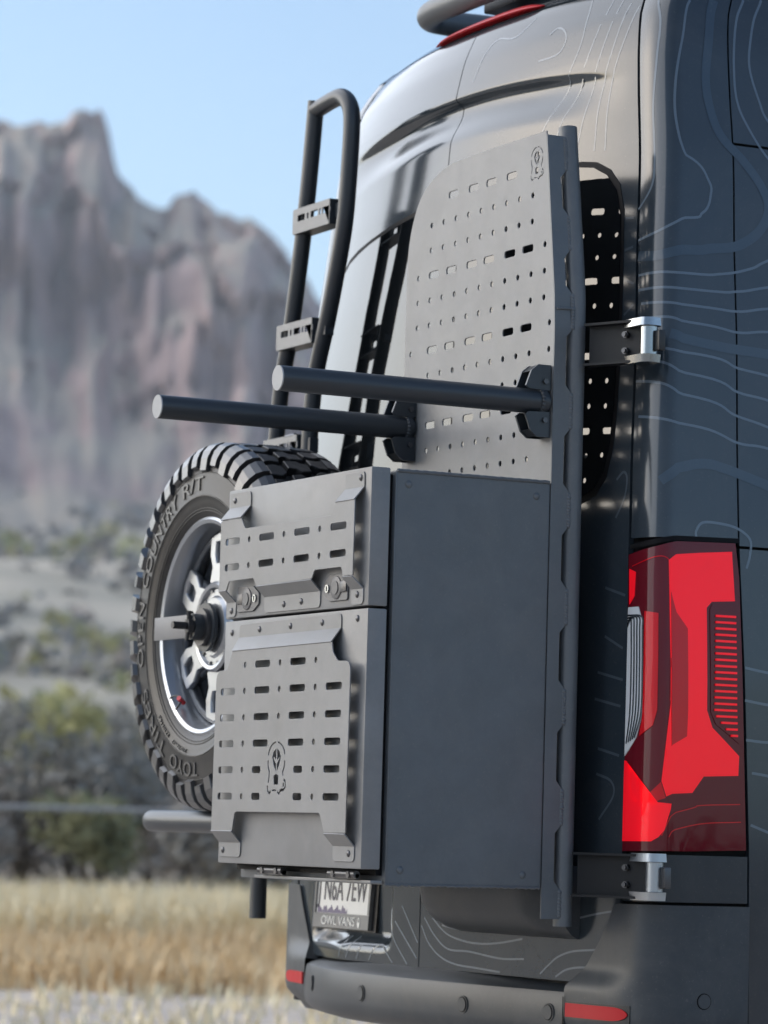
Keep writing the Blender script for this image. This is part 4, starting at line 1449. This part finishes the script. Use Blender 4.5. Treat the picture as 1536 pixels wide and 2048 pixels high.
# bolts and clips low on the ladder
for x, z in ((-.79, 1.955), (-.74, 1.90)):
    MB().tube([(x, LY - .02, z), (x + .05, LY - .02, z)], .006, 8).build('clip', STEEL, LAD)

# ---------------------------------------------------------------- number plate
PLT = empty('number_plate', (-.55, .04, .735), 'white number plate in a dark frame in the pocket of the left rear door', 'number plate')
pc, pz, py = -.548, .815, .036
tilt = .06
def plate_pt(u, w, d):
    return Vector((pc + u, py + w * tilt - d, pz + w))
def pbox(name, u0, u1, w0, w1, d0, d1, m, parent):
    v = [plate_pt(u, w, d) for u in (u0, u1) for w in (w0, w1) for d in (d0, d1)]
    return mesh_obj(name, v, [(0, 1, 3, 2), (4, 6, 7, 5), (0, 4, 5, 1), (2, 3, 7, 6), (0, 2, 6, 4), (1, 5, 7, 3)], m, parent)
PLB = pbox('plate', -.140, .140, -.070, .078, .0, .002, WHITE, PLT)
FR = pbox('frame_lower_bar', -.146, .146, -.082, -.048, -.004, .006, FRAME, PLT)
pbox('frame_side', -.146, -.137, -.0475, .082, -.004, .006, FRAME, PLT)
pbox('frame_side', .137, .146, -.0475, .082, -.004, .006, FRAME, PLT)
pbox('frame_top', -.1365, .1365, .072, .082, -.004, .006, FRAME, PLT)
pbox('backing', -.150, .165, -.086, .086, -.020, -.005, DARKPLASTIC, PLT)
MTN = []
for i in range(25):
    u = -.13 + i * .0065
    MTN.append((u, -.046 + .010 + .006 * math.sin(i * 1.3) + .004 * math.sin(i * 2.9)))
vv = [plate_pt(u, -.0475, .0026) for u, w in MTN] + [plate_pt(u, w, .0026) for u, w in MTN]
mesh_obj('plate_mountains', vv, [(i, i + 1, i + 26, i + 25) for i in range(24)], mat('plate_violet', (.10, .08, .16), .4), PLB)
def plate_text(s, size, u, w, d, m, parent, sx=1.0, name='characters'):
    me = text_mesh(name, s, size, .0006)
    for q in me.vertices:
        q.co = plate_pt(u + q.co.x * sx, w + q.co.y, d + q.co.z)
    me.materials.clear(); me.materials.append(m)
    o = bpy.data.objects.new(name, me)
    return link(o, parent)
plate_text('J N6A 7EW', .085, -.005, .008, .0028, CHAR, PLB, .62)
plate_text('OWL VANS', .030, -.010, -.066, .0068, WHITE, FR, 1.15, 'frame_lettering')
ow = plate_mesh('frame_owl', circle2d(0, 0, .006, 14, .012), [circle2d(0, .004, .0035, 10, .004)], .0012)
for q in ow.vertices:
    q.co = plate_pt(.098 + q.co.x, -.066 + q.co.y, .0068 + q.co.z)
ow.materials.clear(); ow.materials.append(WHITE)
link(bpy.data.objects.new('frame_owl', ow), FR)

# ---------------------------------------------------------------- roof rack
RR = empty('roof_rack', (-.1, .5, 2.9), 'black tubular roof rack with a light bar above the rear doors', 'roof rack')
rt = smooth_path([(.55, .140, 2.905), (.20, .140, 2.905), (-.20, .140, 2.905), (-.40, .140, 2.905), (-.475, .160, 2.903), (-.505, .22, 2.905), (-.51, .35, 2.91), (-.51, .45, 2.91), (-.51, .55, 2.91), (-.51, 1.5, 2.92), (-.51, 2.6, 2.925), (-.51, 3.8, 2.93)], 6)
MB().tube(rt, .030, 22).build('rear_hoop', POWDER2, RR)
MB().box((-.28, .20, 2.88), (.50, .30, 2.945), .006).build('light_bar', DARKPLASTIC, RR)
MB().box((-.27, .185, 2.932), (.49, .21, 2.962), .004).build('light_bar_lens', GLASS, RR)
for y in (.75, 1.5, 2.3, 3.1):
    MB().box((-.51, y, 2.905), (.30, y + .06, 2.94), .006).build('cross_bar', POWDER2, RR)
for y in (.45, 1.8, 3.3):
    MB().box((-.53, y, 2.80), (-.49, y + .05, 2.905), .004).build('foot', POWDER2, RR)

# ---------------------------------------------------------------- land: ground sheet rising to the mountain foot
CAMP = Vector((6.942, -3.695, 0))
DV = Vector((-.8915, .4530, 0))
RV = Vector((.4530, .8915, 0))
def land(u, d, h=0.0):
    p = CAMP + DV * d + RV * u
    return Vector((p.x, p.y, h))
LANDZ = [(-9000, 0), (60, 0), (120, 1.0), (250, 6), (400, 15), (800, 48), (1300, 103), (1700, 155), (2100, 175), (9000, 175)]
def land_z(u, d):
    z = smoothtab(LANDZ, d, 40) if d > 20 else 0.0
    side = 1 - sstep(900, 2600, abs(u + 250))
    z *= side
    if d > 110:
        k = sstep(110, 500, d)
        z += k * (noise.noise(Vector((u * .004, d * .004, 1.7))) * 14 + noise.noise(Vector((u * .015, d * .015, 4.2))) * 4)
    return z

def ground_material():
    m = bpy.data.materials.new('desert_ground')
    m.use_nodes = True
    nt = m.node_tree
    b = nt.nodes['Principled BSDF']
    b.inputs['Roughness'].default_value = .95
    b.inputs['Specular IOR Level'].default_value = .1
    geo = nt.nodes.new('ShaderNodeNewGeometry')
    n1 = nt.nodes.new('ShaderNodeTexNoise'); n1.inputs['Scale'].default_value = .09; n1.inputs['Detail'].default_value = 8
    n2 = nt.nodes.new('ShaderNodeTexNoise'); n2.inputs['Scale'].default_value = 2.2; n2.inputs['Detail'].default_value = 8
    n3 = nt.nodes.new('ShaderNodeTexNoise'); n3.inputs['Scale'].default_value = .018; n3.inputs['Detail'].default_value = 6
    for n in (n1, n2, n3): nt.links.new(geo.outputs['Position'], n.inputs['Vector'])
    r1 = nt.nodes.new('ShaderNodeValToRGB')
    r1.color_ramp.elements[0].position = .35; r1.color_ramp.elements[0].color = (.30, .245, .175, 1)
    r1.color_ramp.elements[1].position = .68; r1.color_ramp.elements[1].color = (.44, .40, .34, 1)
    nt.links.new(n1.outputs['Fac'], r1.inputs['Fac'])
    r3 = nt.nodes.new('ShaderNodeValToRGB')
    r3.color_ramp.elements[0].position = .40; r3.color_ramp.elements[0].color = (.34, .31, .245, 1)
    r3.color_ramp.elements[1].position = .62; r3.color_ramp.elements[1].color = (.54, .47, .37, 1)
    nt.links.new(n3.outputs['Fac'], r3.inputs['Fac'])
    sp = nt.nodes.new('ShaderNodeSeparateXYZ')
    nt.links.new(geo.outputs['Position'], sp.inputs['Vector'])
    mr = nt.nodes.new('ShaderNodeMapRange')
    mr.inputs['From Min'].default_value = -120; mr.inputs['From Max'].default_value = -40
    mr.inputs['To Min'].default_value = 1; mr.inputs['To Max'].default_value = 0
    nt.links.new(sp.outputs['X'], mr.inputs['Value'])
    mx = nt.nodes.new('ShaderNodeMix'); mx.data_type = 'RGBA'
    nt.links.new(mr.outputs['Result'], mx.inputs['Factor'])
    nt.links.new(r1.outputs['Color'], mx.inputs['A']); nt.links.new(r3.outputs['Color'], mx.inputs['B'])
    mx2 = nt.nodes.new('ShaderNodeMix'); mx2.data_type = 'RGBA'; mx2.blend_type = 'OVERLAY'
    mx2.inputs['Factor'].default_value = .35
    nt.links.new(mx.outputs['Result'], mx2.inputs['A']); nt.links.new(n2.outputs['Fac'], mx2.inputs['B'])
    nt.links.new(mx2.outputs['Result'], b.inputs['Base Color'])
    bp = nt.nodes.new('ShaderNodeBump'); bp.inputs['Strength'].default_value = .5; bp.inputs['Distance'].default_value = .05
    nt.links.new(n2.outputs['Fac'], bp.inputs['Height']); nt.links.new(bp.outputs['Normal'], b.inputs['Normal'])
    return m

def build_ground():
    ds = [-9000, -4000, -1500, -500, -150, -50, -15, 0, 10, 20, 35, 60, 90] + lin(120, 600, 17)[0:] + lin(650, 2300, 24) + [3000, 5000, 9000]
    us = [-9000, -5000, -3000] + lin(-2200, -500, 14) + lin(-430, 430, 33) + lin(500, 1800, 12) + [3000, 5000, 9000]
    v = [land(u, d, land_z(u, d)) for d in ds for u in us]
    n = len(us)
    f = [(i * n + j, i * n + j + 1, (i + 1) * n + j + 1, (i + 1) * n + j) for i in range(len(ds) - 1) for j in range(n - 1)]
    o = mesh_obj('ground', v, f, ground_material(), None, True)
    tag(o, 'pale sandy desert ground sloping up to the mountain foot', 'ground', kind='structure')
build_ground()

# ---------------------------------------------------------------- mountain
RIDGE = [(-4000, 20), (-2400, 40), (-1700, 90), (-1400, 190), (-1230, 290), (-1050, 345), (-800, 330), (-620, 372), (-420, 352), (-300, 384), (-240, 376), (-214.4, 386.2), (-203.4, 382.4), (-193.8, 382.1), (-184.4, 384.3), (-171.1, 390.2), (-164.4, 392.6), (-159.5, 392.2), (-156.4, 383.7), (-152.7, 370.1), (-148.1, 353.7), (-141.0, 345.7), (-131.4, 341.9), (-123.2, 339.3), (-115.2, 343.7), (-107.1, 345.3), (-100.2, 341.4), (-93.2, 334.7), (-85.0, 330.8), (-80.9, 328.8), (-76.9, 333.8), (-71.5, 331.2), (-60.2, 317.8), (-51.8, 309.9), (-37.8, 291.2), (-20.8, 264.4), (5, 235), (60, 205), (150, 190), (300, 215), (500, 150), (900, 100), (1500, 40), (3000, 10)]
def mountain_material():
    m = bpy.data.materials.new('volcanic_cliff_rock')
    m.use_nodes = True
    nt = m.node_tree
    b = nt.nodes['Principled BSDF']
    b.inputs['Roughness'].default_value = .95
    b.inputs['Specular IOR Level'].default_value = .1
    geo = nt.nodes.new('ShaderNodeNewGeometry')
    mp = nt.nodes.new('ShaderNodeMapping')
    mp.inputs['Scale'].default_value = (.030, .030, .020)
    nt.links.new(geo.outputs['Position'], mp.inputs['Vector'])
    n1 = nt.nodes.new('ShaderNodeTexNoise'); n1.inputs['Scale'].default_value = 1; n1.inputs['Detail'].default_value = 8
    nt.links.new(mp.outputs['Vector'], n1.inputs['Vector'])
    r = nt.nodes.new('ShaderNodeValToRGB')
    e = r.color_ramp.elements
    e[0].position = .30; e[0].color = (.20, .145, .135, 1)
    e[1].position = .72; e[1].color = (.50, .365, .32, 1)
    k = e.new(.5); k.color = (.36, .255, .23, 1)
    nt.links.new(n1.outputs['Fac'], r.inputs['Fac'])
    # lichen and scrub on the ledges and gentler ground
    n2 = nt.nodes.new('ShaderNodeTexNoise'); n2.inputs['Scale'].default_value = .02; n2.inputs['Detail'].default_value = 7
    nt.links.new(geo.outputs['Position'], n2.inputs['Vector'])
    sp = nt.nodes.new('ShaderNodeSeparateXYZ'); nt.links.new(geo.outputs['Normal'], sp.inputs['Vector'])
    ma = nt.nodes.new('ShaderNodeMath'); ma.operation = 'MULTIPLY_ADD'
    ma.inputs[1].default_value = .9
    nt.links.new(sp.outputs['Z'], ma.inputs[0]); nt.links.new(n2.outputs['Fac'], ma.inputs[2])
    mr = nt.nodes.new('ShaderNodeMapRange'); mr.inputs['From Min'].default_value = 1.0; mr.inputs['From Max'].default_value = 1.3
    nt.links.new(ma.outputs['Value'], mr.inputs['Value'])
    mx = nt.nodes.new('ShaderNodeMix'); mx.data_type = 'RGBA'
    nt.links.new(mr.outputs['Result'], mx.inputs['Factor'])
    nt.links.new(r.outputs['Color'], mx.inputs['A']); mx.inputs['B'].default_value = (.36, .31, .25, 1)
    nt.links.new(mx.outputs['Result'], b.inputs['Base Color'])
    return m

def build_mountain():
    us = [-4000, -3000, -2400, -2000, -1800, -1600] + lin(-1500, -460, 60) + lin(-440, 200, 230) + lin(210, 700, 40) + [800, 1000, 1300, 1800, 2400, 3000]
    # s runs from the foot (0) over the talus and the cliff to the crest (1) and down the back
    ss = lin(0, 1, 70) + [1.06, 1.2, 1.5, 1.9]
    v = []
    for s in ss:
        for u in us:
            H = interp(RIDGE, u) + noise.noise(Vector((u * .09, 0, 3))) * 2 + (noise.cell(Vector((u / 7, 0, 1))) - .5) * 3
            wu = u + 9 * noise.noise(Vector((u * .03, s * 2.5, 7)))
            blk = (noise.cell(Vector((wu / 24, 0, math.floor(s * 4.2 + .8 * noise.noise(Vector((u * .02, 2, 0))))))) - .5) * 46
            blk += (noise.cell(Vector((wu / 9.5 + 5, 3, math.floor(s * 8 + .9 * noise.noise(Vector((u * .05, 8, 0))))))) - .5) * 24
            blk += (noise.cell(Vector((wu / 44 + 2, 6, math.floor(s * 11 + 1.5 * noise.noise(Vector((u * .03, 4, 0))))))) - .5) * 26
            blk *= sstep(.30, .58, s)
            buttress = noise.noise(Vector((u * .013 + s * .6, 1.1, s * .6))) * 55 + noise.noise(Vector((u * .04 + s, 5.1, s * 4.2))) * 26 + blk + noise.noise(Vector((u * .16, 2.3, s * 18))) * 7
            gully = -max(0, .25 - abs(noise.noise(Vector((u * .021 + s * .5, 3.3, s * .9))))) * 90
            if s <= 1:
                d0 = 1500 + 330 * s
                hz = interp([(0, .0), (.25, .13), (.42, .30), (.55, .45), (.62, .58), (.70, .74), (.82, .86), (.92, .95), (1, 1)], s)
                base = 118 * (1 - sstep(900, 2600, abs(u + 250)))
                h = base + (H - base) * hz if H > base else H * (.6 + .4 * s)
                h += noise.noise(Vector((u * .03, s * 9, 2.2))) * 7 * s * (1 - s) * 4
                dd = d0 - (buttress + gully) * math.sin(math.pi * min(1, s * .95 + .02)) * (.35 + .65 * s)
                dd += (1900 - 1830) * sstep(.6, 1, s)
            else:
                h = H * (1 - (s - 1) * .9)
                dd = 1900 + (s - 1) * 900
            p = land(u * (dd / 1900), dd, h)
            v.append(p)
    n = len(us)
    f = [(i * n + j, i * n + j + 1, (i + 1) * n + j + 1, (i + 1) * n + j) for i in range(len(ss) - 1) for j in range(n - 1)]
    o = mesh_obj('mountain', v, f, mountain_material(), None, True)
    tag(o, 'steep fluted rock mountain rising behind the van', 'mountain', kind='structure')
build_mountain()

# ---------------------------------------------------------------- vegetation
def leaf_mat(name, c, c2):
    return mat(name, c, .8, spec=.15, var=.5, var_scale=1.4, col2=c2)
LEAF = [leaf_mat('grey_sage_leaf', (.17, .165, .15), (.34, .32, .285)), leaf_mat('dry_twig', (.18, .16, .145), (.36, .32, .28)), leaf_mat('olive_leaf', (.16, .165, .09), (.32, .31, .18)), leaf_mat('palo_verde_leaf', (.26, .26, .11), (.46, .43, .21))]
BARK = mat('desert_bark', (.10, .085, .065), .9)
def crown_mesh(name, w, h, n, size, m, seed, hollow=.55):
    rnd = random.Random(seed)
    v, f = [], []
    lobes = [(rnd.uniform(-.6, .6) * w, rnd.uniform(-.6, .6) * w, rnd.uniform(.35, .8) * h, rnd.uniform(.28, .5)) for _ in range(9)]
    for i in range(n):
        lx, ly, lz, lr = rnd.choice(lobes)
        while True:
            a = Vector((rnd.uniform(-1, 1), rnd.uniform(-1, 1), rnd.uniform(-1, 1)))
            if hollow < a.length < 1: break
        c = Vector((lx + a.x * lr * w, ly + a.y * lr * w, max(.04 * h, lz + a.z * lr * h * .75)))
        d = Vector((rnd.gauss(0, 1), rnd.gauss(0, 1), rnd.gauss(0, .8))).normalized()
        e = d.cross(Vector((rnd.gauss(0, 1), rnd.gauss(0, 1), rnd.gauss(0, 1)))).normalized()
        s = size * rnd.uniform(.6, 1.5)
        k = len(v)
        v += [c - d * s, c + e * s * .4, c + d * s, c - e * s * .4]
        f.append((k, k + 1, k + 2, k + 3))
    me = bpy.data.meshes.new(name)
    me.from_pydata([tuple(q) for q in v], [], f)
    me.materials.append(m)
    return me
def stems_mesh(name, w, h, n, r, seed):
    rnd = random.Random(seed)
    mb = MB()
    for i in range(n):
        a = rnd.uniform(0, 2 * math.pi)
        q = rnd.uniform(.2, .7)
        p0 = Vector((rnd.uniform(-.05, .05) * w, rnd.uniform(-.05, .05) * w, 0))
        p2 = Vector((math.cos(a) * w * q, math.sin(a) * w * q, h * rnd.uniform(.55, .85)))
        p1 = p0.lerp(p2, .5) + Vector((rnd.uniform(-.1, .1) * w, rnd.uniform(-.1, .1) * w, h * .08))
        mb.tube([p0, p1, p2], r, 5, r_list=[r, r * .7, r * .3])
    me = bpy.data.meshes.new(name)
    me.from_pydata([tuple(q) for q in mb.v], [], mb.f)
    me.materials.append(BARK)
    me.shade_smooth()
    return me
SHRUB = []
for k in range(8):
    SHRUB.append((crown_mesh('crown', 1.0, 1.5, 1300, .075, LEAF[(0, 1, 0, 2, 1, 0, 2, 1)[k]], 20 + k), stems_mesh('stem', 1.0, 1.5, 9, .03, 40 + k)))
TREE = []
for k in range(3):
    TREE.append((crown_mesh('crown', 2.0, 4.0, 2200, .14, LEAF[3 if k == 0 else (2 if k == 1 else 0)], 60 + k), stems_mesh('trunk', 2.0, 4.0, 7, .11, 70 + k)))
def plant(name, pair, u, d, s, sz, rz, label, cat, group, stem):
    p = land(u, d, land_z(u, d) - .03)
    e = empty(name, p, label, cat, group)
    e.rotation_euler = (0, 0, rz)
    e.scale = (s, s, sz)
    for nm, me in (('crown', pair[0]), (stem, pair[1])):
        o = bpy.data.objects.new(nm, me)
        COL.objects.link(o)
        o.parent = e
rnd = random.Random(5)
KIND = ['grey sage', 'dry brown twiggy', 'grey sage', 'olive green', 'dry brown twiggy', 'grey sage', 'olive green', 'dry brown twiggy']
spots = []
for row, (d0, cnt) in enumerate(((44, 7), (54, 8), (66, 9), (82, 9))):
    for i in range(cnt):
        fx = -.125 + (i + rnd.uniform(.1, .9)) / cnt * .105
        spots.append((d0 + rnd.uniform(-4, 4), fx, row, i))
ORD = ['first', 'second', 'third', 'fourth', 'fifth', 'sixth', 'seventh', 'eighth', 'ninth', 'tenth', 'eleventh', 'twelfth']
ROWN = ['nearest', 'second', 'third', 'farthest']
for i, (d, fx, row, col) in enumerate(spots):
    k = i % 8
    s = rnd.uniform(.75, 1.25)
    plant('desert_shrub', SHRUB[k], fx * d, d, s, s * rnd.uniform(.8, 1.15), rnd.uniform(0, 6.28),
          '%s shrub, %s from the left in the %s row behind the grass' % (KIND[k], ORD[col], ROWN[row]), 'shrub', 'shrubs in the thicket behind the grass', 'stem')
for i in range(12):
    d = rnd.uniform(110, 170)
    fx = -.125 + (i + rnd.uniform(.1, .9)) / 12 * .11
    k = i % 3
    s = rnd.uniform(.8, 1.15)
    plant('palo_verde_tree', TREE[k], fx * d, d, s, s * rnd.uniform(.8, 1.1), rnd.uniform(0, 6.28),
          ('yellow green', 'olive green', 'grey')[k] + ' desert tree beyond the thicket, %s from the left' % ORD[i], 'tree', 'desert trees beyond the thicket', 'trunk')

# brush off to the right of the van, mirrored in its side and tail light
for i in range(22):
    a = rad(28 + (i - 10.5) * 3.4 + rnd.uniform(-1, 1))
    d = rnd.uniform(24, 34)
    k = i % 8
    s = rnd.uniform(1.15, 1.75)
    e = empty('desert_shrub', (1 + d * math.cos(a), d * math.sin(a), -.03), '%s shrub right of the van, %s of the %s half of the brush' % (KIND[k], ORD[i % 11], 'near' if i < 11 else 'far'), 'shrub', 'brush to the right of the van')
    e.scale = (s, s, s * rnd.uniform(.9, 1.25))
    e.rotation_euler = (0, 0, rnd.uniform(0, 6.28))
    for nm, me in (('crown', SHRUB[k][0]), ('stem', SHRUB[k][1])):
        o = bpy.data.objects.new(nm, me)
        COL.objects.link(o)
        o.parent = e

# the thicket runs on to either side of the view
def side_brush():
    rnd = random.Random(31)
    v, f = [], []
    for i in range(64):
        d = rnd.uniform(44, 86)
        u = (rnd.uniform(-.55, -.135) if i < 36 else rnd.uniform(0.0, .42)) * d
        c = land(u, d, land_z(u, d))
        s = rnd.uniform(.8, 1.4)
        for q in range(420):
            a = Vector((rnd.gauss(0, .45), rnd.gauss(0, .45), abs(rnd.gauss(0, .42)) + .1)) * s * 1.5
            e = Vector((rnd.gauss(0, 1), rnd.gauss(0, 1), rnd.gauss(0, .8))).normalized() * .12
            g_ = e.cross(Vector((rnd.gauss(0, 1), rnd.gauss(0, 1), rnd.gauss(0, 1)))).normalized() * .06
            k = len(v)
            v += [c + a - e, c + a + g_, c + a + e, c + a - g_]
            f.append((k, k + 1, k + 2, k + 3))
    o = mesh_obj('side_brush', v, f, LEAF[1], None)
    tag(o, 'grey brown brush running on to either side of the thicket', 'brush', kind='stuff')
side_brush()

# far scrub on the slopes: nobody could count it
def scatter_scrub():
    rnd = random.Random(9)
    groups = [([], []), ([], []), ([], [])]
    for i in range(3400):
        d = 150 + 1450 * rnd.random() ** 1.25
        u = rnd.uniform(-.16, .03) * d * 1.05 if i < 1100 else rnd.uniform(-.62, .5) * d
        if i < 1100 and d < 420 and i % 3: continue
        if i >= 1100 and -.15 < u / d < 0: continue
        v, f = groups[rnd.choice((0, 0, 1, 2))]
        s = rnd.uniform(.7, 2.2) * (1 + d / 700)
        c = land(u, d, land_z(u, d))
        for q in range(7):
            o = Vector((rnd.gauss(0, .5), rnd.gauss(0, .5), rnd.uniform(.1, .9))) * s
            a = Vector((rnd.gauss(0, 1), rnd.gauss(0, 1), rnd.gauss(0, 1))).normalized() * s * .55
            b = a.cross(Vector((rnd.gauss(0, 1), rnd.gauss(0, 1), rnd.gauss(0, 1)))).normalized() * s * .45
            k = len(v)
            v += [c + o - a, c + o + b, c + o + a, c + o - b]
            f.append((k, k + 1, k + 2, k + 3))
    root = None
    for i, (v, f) in enumerate(groups):
        o = mesh_obj('desert_scrub', v, f, LEAF[(0, 1, 3)[i]], None)
        tag(o, ('grey', 'brown', 'yellow green')[i] + ' scrub dotted over the far desert slopes', 'scrub', kind='stuff')
scatter_scrub()

# dry grass
def grass(name, label, d0, d1, n, h, m, seed, spread=(-.13, .04)):
    rnd = random.Random(seed)
    v, f = [], []
    tufts = n // 9
    for i in range(tufts):
        d = d0 + (d1 - d0) * rnd.random()
        u = rnd.uniform(*spread) * d
        if noise.noise(Vector((u * .35, d * .22, 2.0 + seed))) < -.22: continue
        c = land(u, d, land_z(u, d) - .01)
        hh = h * rnd.uniform(.5, 1.4) * (1 + .5 * noise.noise(Vector((u * .3, d * .3, 0))))
        for q in range(9):
            a = rnd.uniform(0, 6.283)
            p = c + Vector((rnd.gauss(0, .12), rnd.gauss(0, .12), 0))
            lean = Vector((math.cos(a), math.sin(a), 0)) * hh * rnd.uniform(.1, .6)
            w = Vector((-math.sin(a), math.cos(a), 0)) * .012
            k = len(v)
            tip = p + lean + Vector((0, 0, hh * rnd.uniform(.7, 1.1)))
            md = p + lean * .35 + Vector((0, 0, hh * .55))
            v += [p - w, p + w, md + w * .7, md - w * .7, tip]
            f += [(k, k + 1, k + 2, k + 3), (k + 3, k + 2, k + 4)]
    o = mesh_obj(name, v, f, m, None)
    tag(o, label, 'grass', kind='stuff')
STRAW = leaf_mat('dry_straw', (.72, .60, .38), (.90, .80, .58))
STRAW2 = leaf_mat('orange_straw', (.66, .48, .26), (.84, .66, .42))
grass('dry_grass', 'tall straw coloured dry grass before the thicket', 25, 35, 46000, .33, STRAW, 3)
grass('dry_grass', 'short orange dry grass beside the pale track', 20.5, 34, 34000, .22, STRAW2, 4)
grass('dry_grass', 'sparse dry tufts scattered over the pale track', 16.5, 21, 1100, .10, STRAW, 8)
grass('dry_grass', 'dry straw grass beyond the left edge of the view', 21, 36, 52000, .30, STRAW, 11, (-.55, -.13))
grass('dry_grass', 'dry straw grass hidden beyond the van', 21, 36, 42000, .30, STRAW, 12, (.04, .42))
# pipe rail fence crossing behind the grass
FEN = empty('rail_fence', land(-3, 41, 0), 'thin pale rail fence in front of the thicket', 'fence')
MB().tube([land(-14, 41, 1.17), land(-3, 41, 1.17), land(9, 41, 1.17)], .028, 8).build('rail', CAPMAT, FEN)
for u in (-9.0, 1.5, 7.5):
    MB().tube([land(u, 41, -.1), land(u, 41, 1.22)], .035, 8).build('post', CAPMAT, FEN)
# pale track in front of the grass
def track():
    ds = [-14, -4, 4, 10, 14, 16, 18, 19.5, 21]
    us = lin(-40, 50, 70)
    v = [land(u, d + .4 * math.sin(u * .5) * (1 if d > 19 else 0), .004 + .01) for d in ds for u in us]
    n = len(us)
    f = [(i * n + j, i * n + j + 1, (i + 1) * n + j + 1, (i + 1) * n + j) for i in range(len(ds) - 1) for j in range(n - 1)]
    o = mesh_obj('track', v, f, mat('pale_track_dust', (.52, .45, .38), .95, spec=.1, var=.25, var_scale=.8, bump=.6, bump_scale=9, bump_dist=.02), None, True)
    tag(o, 'pale dusty track behind the van', 'track', kind='structure')
track()

# ---------------------------------------------------------------- the air between here and the mountain
def haze():
    o = MB().box((-9300, -9300, -40), (9300, 9300, 430)).build('haze', GAP, None, smooth=False)
    m = bpy.data.materials.new('thin_desert_haze')
    m.use_nodes = True
    nt = m.node_tree
    nt.nodes.remove(nt.nodes['Principled BSDF'])
    pv = nt.nodes.new('ShaderNodeVolumePrincipled')
    pv.inputs['Color'].default_value = (.86, .90, .97, 1)
    pv.inputs['Density'].default_value = HAZE
    pv.inputs['Anisotropy'].default_value = .1
    nt.links.new(pv.outputs['Volume'], nt.nodes['Material Output'].inputs['Volume'])
    o.data.materials.clear()
    o.data.materials.append(m)
    tag(o, 'thin pale haze over the desert in front of the mountain', 'haze', kind='stuff')
HAZE = .00013
haze()
